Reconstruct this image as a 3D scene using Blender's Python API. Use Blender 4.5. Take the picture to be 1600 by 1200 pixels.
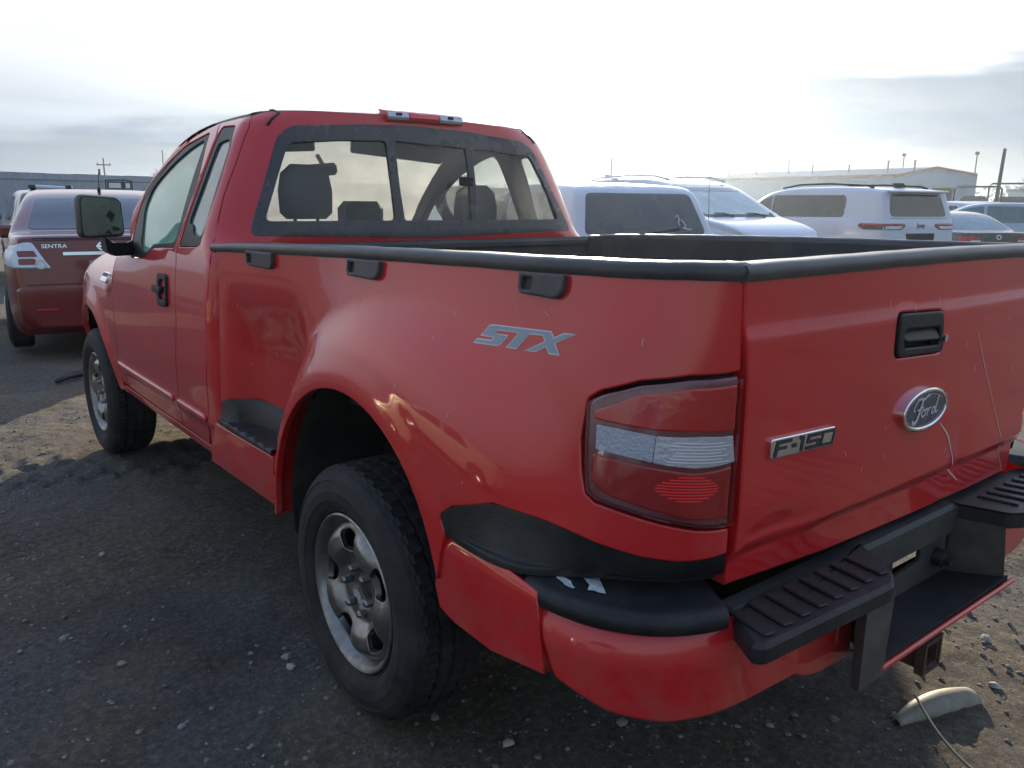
import bpy, math, random, numpy as np
from mathutils import Vector, Matrix, noise as mnoise
from mathutils.geometry import delaunay_2d_cdt
from mathutils.bvhtree import BVHTree

random.seed(7); rng = np.random.default_rng(7)
scene = bpy.context.scene
for o in list(bpy.data.objects): bpy.data.objects.remove(o, do_unlink=True)
COL = scene.collection

# ------------------------------------------------------------------ camera, sky, sun, exposure
cam_d = bpy.data.cameras.new('camera'); cam = bpy.data.objects.new('camera', cam_d); COL.objects.link(cam)
CAM_F = 1262.66/1600*36.0
cam_d.sensor_width = 36.0; cam_d.lens = CAM_F; cam_d.clip_start = .05; cam_d.clip_end = 3000
def _cam_matrix(loc, yaw, pitch, roll):
    cy, sy, cp, sp = math.cos(yaw), math.sin(yaw), math.cos(pitch), math.sin(pitch)
    f = Vector((-sy*cp, cy*cp, sp)); r = Vector((cy, sy, 0)); u = r.cross(f)
    cr, sr = math.cos(roll), math.sin(roll)
    r, u = cr*r+sr*u, -sr*r+cr*u
    m = Matrix((r, u, -f)).transposed().to_4x4(); m.translation = loc
    return m
cam.matrix_world = _cam_matrix(Vector((-1.93605, -1.98302, 1.48396)), math.radians(-38.44658), math.radians(-12.56097), math.radians(.51845))
scene.camera = cam

SUN = Vector((.690, .692, .213)).normalized()
sun_d = bpy.data.lights.new('sun', 'SUN'); sun_d.energy = 5.0; sun_d.angle = math.radians(.6); sun_d.color = (1.0, .83, .60)
sun = bpy.data.objects.new('sun', sun_d); COL.objects.link(sun)
sun.rotation_euler = SUN.to_track_quat('Z', 'Y').to_euler()

world = bpy.data.worlds.new('World'); scene.world = world; world.use_nodes = True
BANK = (0., 0., 0.)
def build_world():
    nt = world.node_tree; N = nt.nodes; L = nt.links; N.clear()
    def nd(t, **k):
        n = N.new(t)
        for a, b in k.items(): setattr(n, a, b)
        return n
    def math_(op, a, b=None, clamp=False):
        n = nd('ShaderNodeMath', operation=op, use_clamp=clamp)
        for i, v in enumerate((a, b)):
            if v is None: continue
            if isinstance(v, (int, float)): n.inputs[i].default_value = v
            else: L.new(v, n.inputs[i])
        return n.outputs[0]
    sky = nd('ShaderNodeTexSky', sky_type='NISHITA', sun_disc=False)
    sky.sun_elevation = math.radians(12.3); sky.sun_rotation = math.radians(44.9)
    sky.air_density = 1.0; sky.dust_density = 1.5; sky.ozone_density = 1.5
    bg1 = nd('ShaderNodeBackground'); bg1.inputs['Strength'].default_value = .095
    L.new(sky.outputs[0], bg1.inputs['Color'])
    tc = nd('ShaderNodeTexCoord'); sep = nd('ShaderNodeSeparateXYZ'); L.new(tc.outputs['Generated'], sep.inputs[0])
    z = math_('MAXIMUM', sep.outputs[2], 0.0)
    zz = math_('ADD', z, .10)
    px = math_('DIVIDE', sep.outputs[0], zz); py = math_('DIVIDE', sep.outputs[1], zz)
    cmb = nd('ShaderNodeCombineXYZ'); L.new(px, cmb.inputs[0]); L.new(py, cmb.inputs[1])
    mp = nd('ShaderNodeMapping'); mp.inputs['Scale'].default_value = (.55, .9, 1); mp.inputs['Rotation'].default_value = (0, 0, .6); mp.inputs['Location'].default_value = (1.3, .4, 0)
    L.new(cmb.outputs[0], mp.inputs[0])
    n1 = nd('ShaderNodeTexNoise'); n1.inputs['Scale'].default_value = .8; n1.inputs['Detail'].default_value = 6; n1.inputs['Roughness'].default_value = .55; n1.inputs['Distortion'].default_value = .35
    L.new(mp.outputs[0], n1.inputs['Vector'])
    cover = nd('ShaderNodeMapRange'); cover.inputs['From Min'].default_value = .40; cover.inputs['From Max'].default_value = .62
    cover.interpolation_type = 'SMOOTHSTEP'; L.new(n1.outputs[0], cover.inputs[0])
    # a cloud sheet that thins towards the horizon
    el = nd('ShaderNodeMapRange'); el.inputs['From Min'].default_value = .02; el.inputs['From Max'].default_value = .17; el.interpolation_type = 'SMOOTHSTEP'; L.new(z, el.inputs[0])
    dot = nd('ShaderNodeVectorMath', operation='DOT_PRODUCT'); L.new(tc.outputs['Generated'], dot.inputs[0]); dot.inputs[1].default_value = SUN
    d01 = math_('ADD', math_('MULTIPLY', dot.outputs['Value'], .5), .5)
    cov = math_('MULTIPLY', math_('ADD', math_('MULTIPLY', cover.outputs[0], .04), .955), math_('ADD', math_('MULTIPLY', d01, 1.15), .10, True))
    hz = math_('SUBTRACT', 1.0, el.outputs[0]); cov = math_('MAXIMUM', cov, math_('MULTIPLY', math_('MULTIPLY', hz, .99), math_('MULTIPLY', d01, 1.6, True)))
    # brightness of the cloud sheet: bright round the hidden sun, grey away from it
    dc = math_('MAXIMUM', dot.outputs['Value'], 0.0)
    glow = math_('ADD', math_('MULTIPLY', math_('POWER', dc, 90.0), 6.0), math_('ADD', math_('MULTIPLY', math_('POWER', dc, 7.0), .10), math_('MULTIPLY', math_('POWER', dc, 24.0), 1.1)))
    thick = nd('ShaderNodeTexNoise'); thick.inputs['Scale'].default_value = 1.7; thick.inputs['Detail'].default_value = 4; L.new(mp.outputs[0], thick.inputs['Vector'])
    tk = math_('ADD', math_('MULTIPLY', thick.outputs[0], .36), .82)
    ramp = nd('ShaderNodeValToRGB'); L.new(z, ramp.inputs[0])
    cr = ramp.color_ramp; cr.elements[0].position = 0; cr.elements[0].color = (.40, .48, .56, 1); cr.elements[1].position = .24; cr.elements[1].color = (.93, .95, .98, 1)
    e = cr.elements.new(.10); e.color = (.60, .66, .74, 1)
    e = cr.elements.new(.15); e.color = (.80, .83, .87, 1)
    e = cr.elements.new(.60); e.color = (.50, .68, 1.06, 1)
    br0 = math_('MULTIPLY', tk, .90)
    # long grey banks of cloud low over the horizon
    bs = nd('ShaderNodeVectorMath', operation='MULTIPLY'); L.new(tc.outputs['Generated'], bs.inputs[0]); bs.inputs[1].default_value = (2.6, 2.6, 17.0)
    bo = nd('ShaderNodeVectorMath', operation='ADD'); L.new(bs.outputs[0], bo.inputs[0]); bo.inputs[1].default_value = BANK; bs = bo
    bn = nd('ShaderNodeTexNoise'); bn.inputs['Scale'].default_value = 1.0; bn.inputs['Detail'].default_value = 5; bn.inputs['Roughness'].default_value = .5; bn.inputs['Distortion'].default_value = .4; L.new(bs.outputs[0], bn.inputs['Vector'])
    side = nd('ShaderNodeVectorMath', operation='DOT_PRODUCT'); L.new(tc.outputs['Generated'], side.inputs[0]); side.inputs[1].default_value = (.707, -.707, 0)
    edge_ = math_('ADD', math_('MULTIPLY', side.outputs['Value'], .085), .118)           # the bank stands higher to the right of the sun
    wob = math_('MULTIPLY', math_('SUBTRACT', bn.outputs[0], .5), .13)
    bl = nd('ShaderNodeMapRange'); bl.interpolation_type = 'SMOOTHSTEP'; bl.inputs['From Min'].default_value = .020; bl.inputs['From Max'].default_value = -.016
    L.new(math_('SUBTRACT', math_('ADD', z, wob), edge_), bl.inputs[0]); bk = bl.outputs[0]
    bt = nd('ShaderNodeMix', data_type='RGBA'); L.new(bk, bt.inputs['Factor']); L.new(ramp.outputs[0], bt.inputs['A']); bt.inputs['B'].default_value = (.30, .36, .45, 1)
    br = math_('ADD', br0, math_('MULTIPLY', glow, math_('SUBTRACT', 1.0, math_('MULTIPLY', bk, .82))))
    mulc = nd('ShaderNodeVectorMath', operation='SCALE'); L.new(bt.outputs['Result'], mulc.inputs[0]); L.new(br, mulc.inputs['Scale'])
    bg2 = nd('ShaderNodeBackground'); bg2.inputs['Strength'].default_value = .69; L.new(mulc.outputs[0], bg2.inputs['Color'])
    mix = nd('ShaderNodeMixShader'); L.new(cov, mix.inputs[0]); L.new(bg1.outputs[0], mix.inputs[1]); L.new(bg2.outputs[0], mix.inputs[2])
    out = nd('ShaderNodeOutputWorld'); L.new(mix.outputs[0], out.inputs['Surface'])
build_world()
scene.view_settings.view_transform = 'Standard'; scene.view_settings.look = 'None'
scene.view_settings.exposure = 0.90; scene.view_settings.gamma = 1.0; scene.view_settings.use_curve_mapping = False
scene.cycles.max_bounces = 8; scene.cycles.transparent_max_bounces = 16

# ------------------------------------------------------------------ the shape of the pickup's panels
import numpy as np, math

def pch(xs, ys):
    """monotone cubic interpolation through a table"""
    xs = np.array(xs, float); ys = np.array(ys, float)
    if xs[0] > xs[-1]: xs, ys = xs[::-1].copy(), ys[::-1].copy()
    h = np.diff(xs); d = np.diff(ys)/h; m = np.zeros(len(xs))
    m[0], m[-1] = d[0], d[-1]
    for i in range(1, len(xs)-1):
        if d[i-1]*d[i] > 0:
            w1, w2 = 2*h[i]+h[i-1], h[i]+2*h[i-1]
            m[i] = (w1+w2)/(w1/d[i-1]+w2/d[i])
    def f(x):
        x = np.clip(np.asarray(x, float), xs[0], xs[-1])
        i = np.clip(np.searchsorted(xs, x, side='right')-1, 0, len(xs)-2)
        t = (x-xs[i])/h[i]; t2, t3 = t*t, t*t*t
        return (2*t3-3*t2+1)*ys[i]+(t3-2*t2+t)*h[i]*m[i]+(-2*t3+3*t2)*ys[i+1]+(t3-t2)*h[i]*m[i+1]
    return f
def sst(t):
    t = np.clip(t, 0, 1); return t*t*(3-2*t)
# ---- cab: half width against height, and how it narrows towards the nose
_cabx = pch([.40,.52,.60,.632,.665,.85,1.05,1.2,1.30,1.36,1.5,1.65,1.75,1.80,1.835],
            [.895,.93,.945,.957,.953,.966,.966,.955,.938,.915,.858,.795,.748,.712,.655])
_fenx = pch([.40,.52,.62,.80,.92,1.02,1.09,1.14,1.175,1.195],[.895,.925,.940,.958,.962,.950,.915,.86,.79,.72])
_nose = pch([2.3,2.8,3.25,3.5,3.66,3.78,3.87,3.95],[0,.004,.016,.035,.080,.15,.24,.36])
def cab_half(y, z):
    y = np.asarray(y, float); z = np.asarray(z, float)
    k = sst((y-2.5)/.35)
    x = _cabx(z)*(1-k)+np.minimum(_fenx(z), _cabx(z))*k
    r = np.hypot(y-3.2, np.maximum(z-.42, 0)*1.0)
    x = x+.026*sst((.60-r)/.16)*k
    x = x-.055*(np.clip(y-1.5, 0, 1.3)/1.2)**2*sst((z-1.12)/.22)*(1-k)
    return x-_nose(y)
WX = .05
def wide(x): return x+WX*sst((np.asarray(x, float)-.50)/.34)      # the right side stands a little further out
def cab_back_y(z): return 1.03+.21*np.maximum(z-1.36, 0)
def cab_S(q, z):
    """q: 0 centre of the back, +-1 start of the flank, beyond it metres forward. q<0 is the left side"""
    q = np.asarray(q, float); z = np.asarray(z, float); s = np.sign(q); s = np.where(s == 0, 1, s); a = np.abs(q)
    up = sst((z-1.24)/.14)
    ax = .07+.19*up
    yf = 1.11+.11*up+.10*np.maximum(z-1.36, 0)      # where the flank begins to turn into the back
    y_side = yf+np.maximum(a-1, 0)
    xs = cab_half(np.where(a > 1, y_side, yf), z); yb = cab_back_y(z)
    ph = np.clip((1-a)/.4, 0, 1)*math.pi/2
    x = np.where(a >= 1, xs, np.where(a < .6, a/.6*(xs-ax), xs-ax+ax*np.cos(ph)))
    y = np.where(a >= 1, y_side, np.where(a < .6, yb, yf+(yb-yf)*np.sin(ph)))
    y = y - np.where(a<.6, .03*(1-(a/.6)**2), 0)*sst((z-1.3)/.2)*0
    return np.stack([wide(s*x), y, z*np.ones_like(x)], -1)
# ---- bed flank
_rail = pch([1.05,.6,.15,-.33,-.74,-.95,-1.09],[.945,.915,.885,.850,.812,.785,.755])
_swell = pch([1.37,1.30,1.2,1.1,1.0,.9,.8,.6,.3],[0,.012,.034,.056,.074,.086,.092,.094,.094])
def rail_x(y): return _rail(y)
def arch_d(y, z):
    a = y+.03; b = np.maximum(z-.50, 0); r = np.hypot(a, b)
    return r-.485, np.degrees(np.arctan2(b, -a))
_flw = pch([0,30,64,80,97,128,160,180],[.52,.50,.35,.28,.235,.18,.07,.05])
def bed_half(y, z):
    y = np.asarray(y, float); z = np.asarray(z, float)
    rear = sst((.55-y)/.7)
    wall = rail_x(y)+_swell(z)*(rear*1.0+(1-rear)*.0)
    rec = sst((.99-y)/.14)*sst((y-.30)/.15)*sst((1.24-z)/.32)
    wall = wall-.075*rec
    d, th = arch_d(y, z); w = _flw(th)
    f = sst((w-d)/np.maximum(w-.025, .01))
    lip = .009*sst((.10-d)/.095)
    return wall+(0.975-wall)*f+lip
BYC, BYB, BXE, BL = -.80, -1.085, .672, .42
def bed_back_y(z): return BYB+.02*sst((1.0-z)/.3)*0
def bed_S(s, z):
    """left flank; s = y down to BYC, then round the corner to the tailgate edge at s = BYC-BL"""
    s = np.asarray(s, float); z = np.asarray(z, float)
    t = np.clip((BYC-s)/BL, 0, 1); ph = t*math.pi/2
    n = .80                                     # squarer than an ellipse
    c, sn = np.abs(np.cos(ph))**n, np.abs(np.sin(ph))**n
    y = np.where(s >= BYC, s, BYC+(bed_back_y(z)-BYC)*sn)
    w = bed_half(np.maximum(y, -1.09), z)
    x = np.where(s >= BYC, w, BXE+(w-BXE)*c)
    return np.stack([-x, y, z*np.ones_like(x)], -1)

# ---- painted bumper skin: s = y along the flank, then round the corner and along the back towards the middle
_bw = pch([.34,.38,.44,.52,.62,.67,.70],[.925,.950,.962,.968,.968,.955,.93])
_bb = pch([.34,.38,.44,.52,.62,.67,.70],[-1.10,-1.125,-1.14,-1.15,-1.15,-1.14,-1.12])
UYC, UXE, UL = -.80, .62, .52
def bump_S(s, z):
    s = np.asarray(s, float); z = np.asarray(z, float)
    t = np.clip((UYC-s)/UL, 0, 1); ph = t*math.pi/2; n = .86
    c, sn = np.abs(np.cos(ph))**n, np.abs(np.sin(ph))**n
    w, b = _bw(z), _bb(z)
    x = UXE+(w-UXE)*c; y = np.where(s >= UYC, s, UYC+(b-UYC)*sn)
    over = np.maximum(UYC-UL-s, 0)
    return np.stack([-(x-over), y-.02*over, z*np.ones_like(x)], -1)
def cab_T(s, z):
    """left flank of the cab: s = y on the flank, running on round the rear corner"""
    s = np.asarray(s, float); z = np.asarray(z, float)
    up = sst((z-1.24)/.14); yf = 1.11+.11*up+.10*np.maximum(z-1.36, 0)
    a = np.where(s >= yf, 1+s-yf, 1-(yf-s)/.26*.4)
    return cab_S(-a, z)
BK = {"glass_front":[[1.5973,1.7436],[1.7796,1.707],[1.9622,1.6513],[2.1301,1.583],[2.2194,1.532],[2.2286,1.4493],[2.1327,1.3544],[2.0353,1.2634],[1.9272,1.258],[1.8556,1.3],[1.5259,1.319],[1.5664,1.4423],[1.5872,1.5863]],"frame_front":[[1.5725,1.7668],[1.8537,1.7245],[2.0385,1.6647],[2.216,1.5959],[2.3313,1.5329],[2.3417,1.4483],[2.2901,1.3498],[2.2077,1.255],[2.1948,1.222],[1.9844,1.23],[1.9095,1.2519],[1.8173,1.2843],[1.5095,1.2985],[1.4992,1.4111],[1.4874,1.5714]],"glass_rear":[[1.2948,1.7248],[1.4117,1.7154],[1.4194,1.545],[1.4347,1.3997],[1.3787,1.3948],[1.3346,1.3527],[1.232,1.3562],[1.243,1.4584],[1.2534,1.5673],[1.2631,1.6833]],"frame_rear":[[1.2946,1.7745],[1.451,1.7807],[1.4567,1.5709],[1.4684,1.4117],[1.4595,1.3547],[1.4568,1.3041],[1.3485,1.3089],[1.2533,1.3132],[1.2096,1.3271],[1.2132,1.3509],[1.2246,1.4045],[1.2271,1.5428],[1.2465,1.7008]],"seam_ab":[[1.5209,1.8043],[1.4662,1.7453],[1.471,1.5711],[1.4799,1.4127],[1.4802,1.3362],[1.4833,1.2901],[1.4642,1.2398],[1.4724,1.0043],[1.5854,0.6409],[1.6458,0.5075]],"seam_bc":[[1.2193,1.8117],[1.1866,1.7665],[1.175,1.6338],[1.1739,1.5067],[1.158,1.4119],[1.1267,1.3418],[1.0723,1.2966],[1.033,1.2396],[1.0446,1.1688],[1.1053,0.9241],[1.1886,0.6535],[1.3139,0.4399]],"lamp":[[-0.8381,1.0978],[-0.8412,1.1085],[-0.8609,1.1247],[-0.9348,1.1519],[-1.0495,1.1694],[-1.1997,1.1753]],"lamp_low":[[-1.117,0.8795],[-1.0177,0.8925],[-0.9196,0.9086],[-0.8797,0.9146],[-0.8605,0.9284],[-0.8526,0.9692]],"lamp_clear":[[-0.8647,1.0639],[-0.908,1.0631],[-0.9749,1.0583],[-1.0314,1.0586],[-1.1076,1.0614],[-1.2013,1.0586],[-1.213,1.0061],[-1.159,1.0028],[-1.0908,1.0006],[-1.0179,1.0037],[-0.9743,1.0088],[-0.8697,1.0164]],"stx":[[-0.5483,1.2201],[-0.5636,1.2222],[-0.7339,1.2271],[-0.7443,1.2156],[-0.7694,1.2277],[-0.8008,1.2283],[-0.7505,1.204],[-0.7681,1.1814],[-0.7378,1.1803],[-0.7267,1.1937],[-0.6995,1.1795],[-0.6671,1.1784],[-0.7208,1.2042],[-0.7125,1.2151],[-0.6737,1.2137],[-0.6439,1.1782],[-0.6119,1.1774],[-0.6421,1.2128],[-0.5792,1.2107],[-0.5681,1.2037],[-0.613,1.2045],[-0.5966,1.1831],[-0.5853,1.1776],[-0.5106,1.1754],[-0.5198,1.1871],[-0.5648,1.1882],[-0.5683,1.1937],[-0.5258,1.1935]],"trim_up":[[-0.5118,0.7832],[-0.5483,0.812],[-0.6722,0.852],[-0.8009,0.8469],[-0.8887,0.8272],[-0.9822,0.8148],[-1.0723,0.8099]],"trim_low":[[-0.975,-0.5107,0.7402],[-0.975,-0.5291,0.7308],[-0.975,-0.6896,0.7421],[-0.975,-0.8558,0.7538]],"t_handle":[[-0.1382,-1.1,1.2509],[0.0819,-1.1,1.2405],[0.1334,-1.1,1.1378],[-0.0946,-1.1,1.1496]],"t_badge":[[-0.5888,-1.1,1.0344],[-0.366,-1.1,1.0276],[-0.3591,-1.1,0.9879],[-0.5838,-1.1,0.9965]],"t_scr1":[[0.1488,-1.1,0.951],[0.207,-1.1,0.907],[0.2222,-1.1,0.8783],[0.2639,-1.1,0.8352],[0.2798,-1.1,0.8052],[0.3527,-1.1,0.7538]],"t_scr2":[[0.3067,-1.1,1.167],[0.3607,-1.1,1.0932],[0.4403,-1.1,0.9948],[0.5097,-1.1,0.911],[0.5829,-1.1,0.8226],[0.683,-1.1,0.7044]],"pocket":[[0.7273,1.3197],[0.5301,1.3231],[0.5448,1.2756],[0.7241,1.2728]],"pocket1":[[0.0681,1.3288],[-0.1012,1.3316],[-0.1024,1.2886],[0.0562,1.284]],"pocket2":[[-0.6192,1.3393],[-0.7569,1.3405],[-0.7492,1.2933],[-0.6289,1.2936]]}
# ------------------------------------------------------------------ materials
MATS = {}
def mat(name, base, rough=.5, metal=0., coat=0., crough=.05, var=None, bump=None, dirt=None, spec=.5, trans=0., emit=None):
    """var=(scale, amount): brightness mottling; bump=(scale, strength); dirt=(colour, amount, scale)"""
    if name in MATS: return MATS[name]
    m = bpy.data.materials.new(name); m.use_nodes = True; nt = m.node_tree; N = nt.nodes; L = nt.links
    b = N['Principled BSDF']
    b.inputs['Base Color'].default_value = (*base, 1); b.inputs['Roughness'].default_value = rough; b.inputs['Metallic'].default_value = metal
    b.inputs['Coat Weight'].default_value = coat; b.inputs['Coat Roughness'].default_value = crough; b.inputs['Specular IOR Level'].default_value = spec
    tc = N.new('ShaderNodeTexCoord'); col = None
    if var:
        n = N.new('ShaderNodeTexNoise'); n.inputs['Scale'].default_value = var[0]; n.inputs['Detail'].default_value = 6; L.new(tc.outputs['Object'], n.inputs['Vector'])
        mr = N.new('ShaderNodeMapRange'); mr.inputs['From Min'].default_value = .3; mr.inputs['From Max'].default_value = .7
        mr.inputs['To Min'].default_value = 1-var[1]; mr.inputs['To Max'].default_value = 1+var[1]; L.new(n.outputs[0], mr.inputs[0])
        sc = N.new('ShaderNodeVectorMath'); sc.operation = 'SCALE'; sc.inputs[0].default_value = base; L.new(mr.outputs[0], sc.inputs['Scale']); col = sc.outputs[0]
    if dirt:
        n = N.new('ShaderNodeTexNoise'); n.inputs['Scale'].default_value = dirt[2]; n.inputs['Detail'].default_value = 8; n.inputs['Roughness'].default_value = .65; L.new(tc.outputs['Object'], n.inputs['Vector'])
        mr = N.new('ShaderNodeMapRange'); mr.inputs['From Min'].default_value = .42; mr.inputs['From Max'].default_value = .78; mr.inputs['To Max'].default_value = dirt[1]; L.new(n.outputs[0], mr.inputs[0])
        mx = N.new('ShaderNodeMix'); mx.data_type = 'RGBA'; mx.inputs['A'].default_value = (*base, 1); mx.inputs['B'].default_value = (*dirt[0], 1)
        if col: L.new(col, mx.inputs['A'])
        L.new(mr.outputs[0], mx.inputs['Factor']); col = mx.outputs['Result']
        ra = N.new('ShaderNodeMath'); ra.operation = 'MULTIPLY_ADD'; ra.inputs[1].default_value = .5; ra.inputs[2].default_value = rough; ra.use_clamp = True; L.new(mr.outputs[0], ra.inputs[0]); L.new(ra.outputs[0], b.inputs['Roughness'])
    if col: L.new(col, b.inputs['Base Color'])
    if bump:
        n = N.new('ShaderNodeTexNoise'); n.inputs['Scale'].default_value = bump[0]; n.inputs['Detail'].default_value = 4; L.new(tc.outputs['Object'], n.inputs['Vector'])
        bp = N.new('ShaderNodeBump'); bp.inputs['Strength'].default_value = bump[1]; bp.inputs['Distance'].default_value = .01; L.new(n.outputs[0], bp.inputs['Height']); L.new(bp.outputs[0], b.inputs['Normal'])
        if coat: L.new(bp.outputs[0], b.inputs['Coat Normal'])
    if emit: b.inputs['Emission Color'].default_value = (*emit[0], 1); b.inputs['Emission Strength'].default_value = emit[1]
    MATS[name] = m; return m

def glass(name, tint, fog=.0, fogcol=(.8, .9, .88), gloss=1.0, scale=3., dark=0.):
    """thin glass: clear or fogged by condensation, with a mirror-like face"""
    if name in MATS: return MATS[name]
    m = bpy.data.materials.new(name); m.use_nodes = True; nt = m.node_tree; N = nt.nodes; L = nt.links; N.clear()
    out = N.new('ShaderNodeOutputMaterial')
    tr = N.new('ShaderNodeBsdfTransparent'); tr.inputs[0].default_value = (*tint, 1)
    gl = N.new('ShaderNodeBsdfGlossy'); gl.inputs['Roughness'].default_value = .02
    fr = N.new('ShaderNodeFresnel'); fr.inputs[0].default_value = 1.5
    fm = N.new('ShaderNodeMath'); fm.operation = 'MULTIPLY'; fm.inputs[1].default_value = gloss; fm.use_clamp = True; L.new(fr.outputs[0], fm.inputs[0])
    base = tr.outputs[0]
    if fog > 0:
        tl = N.new('ShaderNodeBsdfTranslucent'); tl.inputs[0].default_value = (*fogcol, 1)
        df = N.new('ShaderNodeBsdfDiffuse'); df.inputs[0].default_value = (*[c*.6 for c in fogcol], 1)
        ms = N.new('ShaderNodeMixShader'); ms.inputs[0].default_value = .3; L.new(tl.outputs[0], ms.inputs[1]); L.new(df.outputs[0], ms.inputs[2])
        tc = N.new('ShaderNodeTexCoord'); n = N.new('ShaderNodeTexNoise'); n.inputs['Scale'].default_value = scale; n.inputs['Detail'].default_value = 7; n.inputs['Roughness'].default_value = .6; L.new(tc.outputs['Object'], n.inputs['Vector'])
        mr = N.new('ShaderNodeMapRange'); mr.inputs['From Min'].default_value = .35; mr.inputs['From Max'].default_value = .65; mr.inputs['To Min'].default_value = max(0, fog-.3); mr.inputs['To Max'].default_value = min(1, fog+.2); L.new(n.outputs[0], mr.inputs[0])
        m2 = N.new('ShaderNodeMixShader'); L.new(mr.outputs[0], m2.inputs[0]); L.new(tr.outputs[0], m2.inputs[1]); L.new(ms.outputs[0], m2.inputs[2]); base = m2.outputs[0]
    mx = N.new('ShaderNodeMixShader'); L.new(fm.outputs[0], mx.inputs[0]); L.new(base, mx.inputs[1]); L.new(gl.outputs[0], mx.inputs[2]); L.new(mx.outputs[0], out.inputs['Surface'])
    MATS[name] = m; return m

DUST = (.26, .22, .17)
def dust_low(m):
    """road dust that sits thicker on the lowest half metre of the body"""
    nt = m.node_tree; N = nt.nodes; L = nt.links; b = N['Principled BSDF']; src = b.inputs['Base Color'].links[0].from_socket
    tc = N.new('ShaderNodeTexCoord'); sp = N.new('ShaderNodeSeparateXYZ'); L.new(tc.outputs['Object'], sp.inputs[0])
    g = N.new('ShaderNodeMapRange'); g.interpolation_type = 'SMOOTHSTEP'; g.inputs['From Min'].default_value = .85; g.inputs['From Max'].default_value = .42; L.new(sp.outputs[2], g.inputs[0])
    n = N.new('ShaderNodeTexNoise'); n.inputs['Scale'].default_value = 11; n.inputs['Detail'].default_value = 9; n.inputs['Roughness'].default_value = .7; L.new(tc.outputs['Object'], n.inputs['Vector'])
    r = N.new('ShaderNodeMapRange'); r.inputs['From Min'].default_value = .40; r.inputs['From Max'].default_value = .80; r.inputs['To Max'].default_value = .55; L.new(n.outputs[0], r.inputs[0])
    k = N.new('ShaderNodeMath'); k.operation = 'MULTIPLY'; L.new(g.outputs[0], k.inputs[0]); L.new(r.outputs[0], k.inputs[1])
    mx = N.new('ShaderNodeMix'); mx.data_type = 'RGBA'; mx.inputs['B'].default_value = (.20, .16, .12, 1); L.new(k.outputs[0], mx.inputs['Factor']); L.new(src, mx.inputs['A']); L.new(mx.outputs['Result'], b.inputs['Base Color'])
RED = mat('red_paint', (.55, .007, .011), .42, coat=1.0, crough=.04, var=(2.2, .08), bump=(1.3, .05), dirt=((.30, .22, .20), .07, 5), spec=.3)
dust_low(RED)
BLK = mat('black_plastic', (.013, .014, .016), .48, var=(20, .2), bump=(140, .14), dirt=(DUST, .10, 7), spec=.35)
RUB = mat('black_rubber', (.012, .012, .014), .5, dirt=(DUST, .10, 9))
LINER = mat('dark_underbody', (.014, .013, .012), .9, dirt=((.10, .085, .07), .5, 6))
BEDM = mat('bed_liner', (.045, .045, .048), .75, bump=(90, .3), dirt=(DUST, .25, 5))
CHR = mat('chrome', (.80, .82, .85), .12, 1.0, bump=(30, .02))
STEEL = mat('wheel_steel', (.30, .29, .28), .34, .9, var=(25, .2), dirt=((.13, .11, .09), .6, 14))
RUST = mat('rusty_steel', (.085, .045, .03), .8, .2, var=(40, .4), bump=(80, .4))
TYRE = mat('tyre_rubber', (.011, .011, .012), .75, var=(30, .25), bump=(120, .2), dirt=((.12, .105, .09), .35, 8))
DARK = mat('dark_plastic', (.03, .032, .034), .55)
SEAT = mat('grey_seat_cloth', (.06, .06, .062), .9, bump=(200, .2))
HEADL = mat('headliner_cloth', (.30, .32, .30), .95)

# ------------------------------------------------------------------ mesh helpers
NORMS = {}
def obj(name, V, F, m, parent=None, N=None, smooth=True, link=True):
    me = bpy.data.meshes.new(name)
    me.from_pydata([tuple(map(float, v)) for v in V], [], [tuple(map(int, f)) for f in F])
    if m: me.materials.append(m)
    if smooth: me.polygons.foreach_set('use_smooth', [True]*len(me.polygons))
    if N is not None:
        N = [tuple(map(float, n)) for n in N]; me.normals_split_custom_set_from_vertices(N); NORMS[me.name] = N
    me.update()
    o = bpy.data.objects.new(name, me)
    if link: COL.objects.link(o)
    if parent: o.parent = parent
    return o
def empty(name, loc=(0, 0, 0), head=0.):
    o = bpy.data.objects.new(name, None); COL.objects.link(o); o.location = loc; o.rotation_euler = (0, 0, head); o.empty_display_size = .2
    return o
def tag(o, label=None, cat=None, group=None, kind=None):
    if label: o['label'] = label
    if cat: o['category'] = cat
    if group: o['group'] = group
    if kind: o['kind'] = kind
    return o
def copy_tree(o, parent=None):
    c = o.copy(); COL.objects.link(c)
    if parent is not None: c.parent = parent
    for ch in list(o.children): copy_tree(ch, c)
    return c
def mirror(o, parent=None, xc=0., skip=(), warp=None):
    """a mirrored twin of a part and of its sub-parts, each with a mesh of its own"""
    me = o.data
    V = [((float(warp(-v.co.x)) if warp else 2*xc-v.co.x), v.co.y, v.co.z) for v in me.vertices]; F = [tuple(p.vertices)[::-1] for p in me.polygons]
    n = NORMS.get(me.name); N = [(-a, b, c) for a, b, c in n] if n else None
    t = obj(o.name.split('.')[0], V, F, me.materials[0] if me.materials else None, parent or o.parent, N, bool(me.polygons and me.polygons[0].use_smooth))
    for k in ('label', 'kind'):
        if k in o: t[k] = o[k]
    for ch in list(o.children):
        if ch.name.split('.')[0] not in skip: mirror(ch, t, xc, skip, warp)
    return t
def rotz(P, a):
    P = np.asarray(P, float); c, s = math.cos(a), math.sin(a)
    return np.stack([P[:, 0]*c-P[:, 1]*s, P[:, 0]*s+P[:, 1]*c, P[:, 2]], 1)
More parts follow.
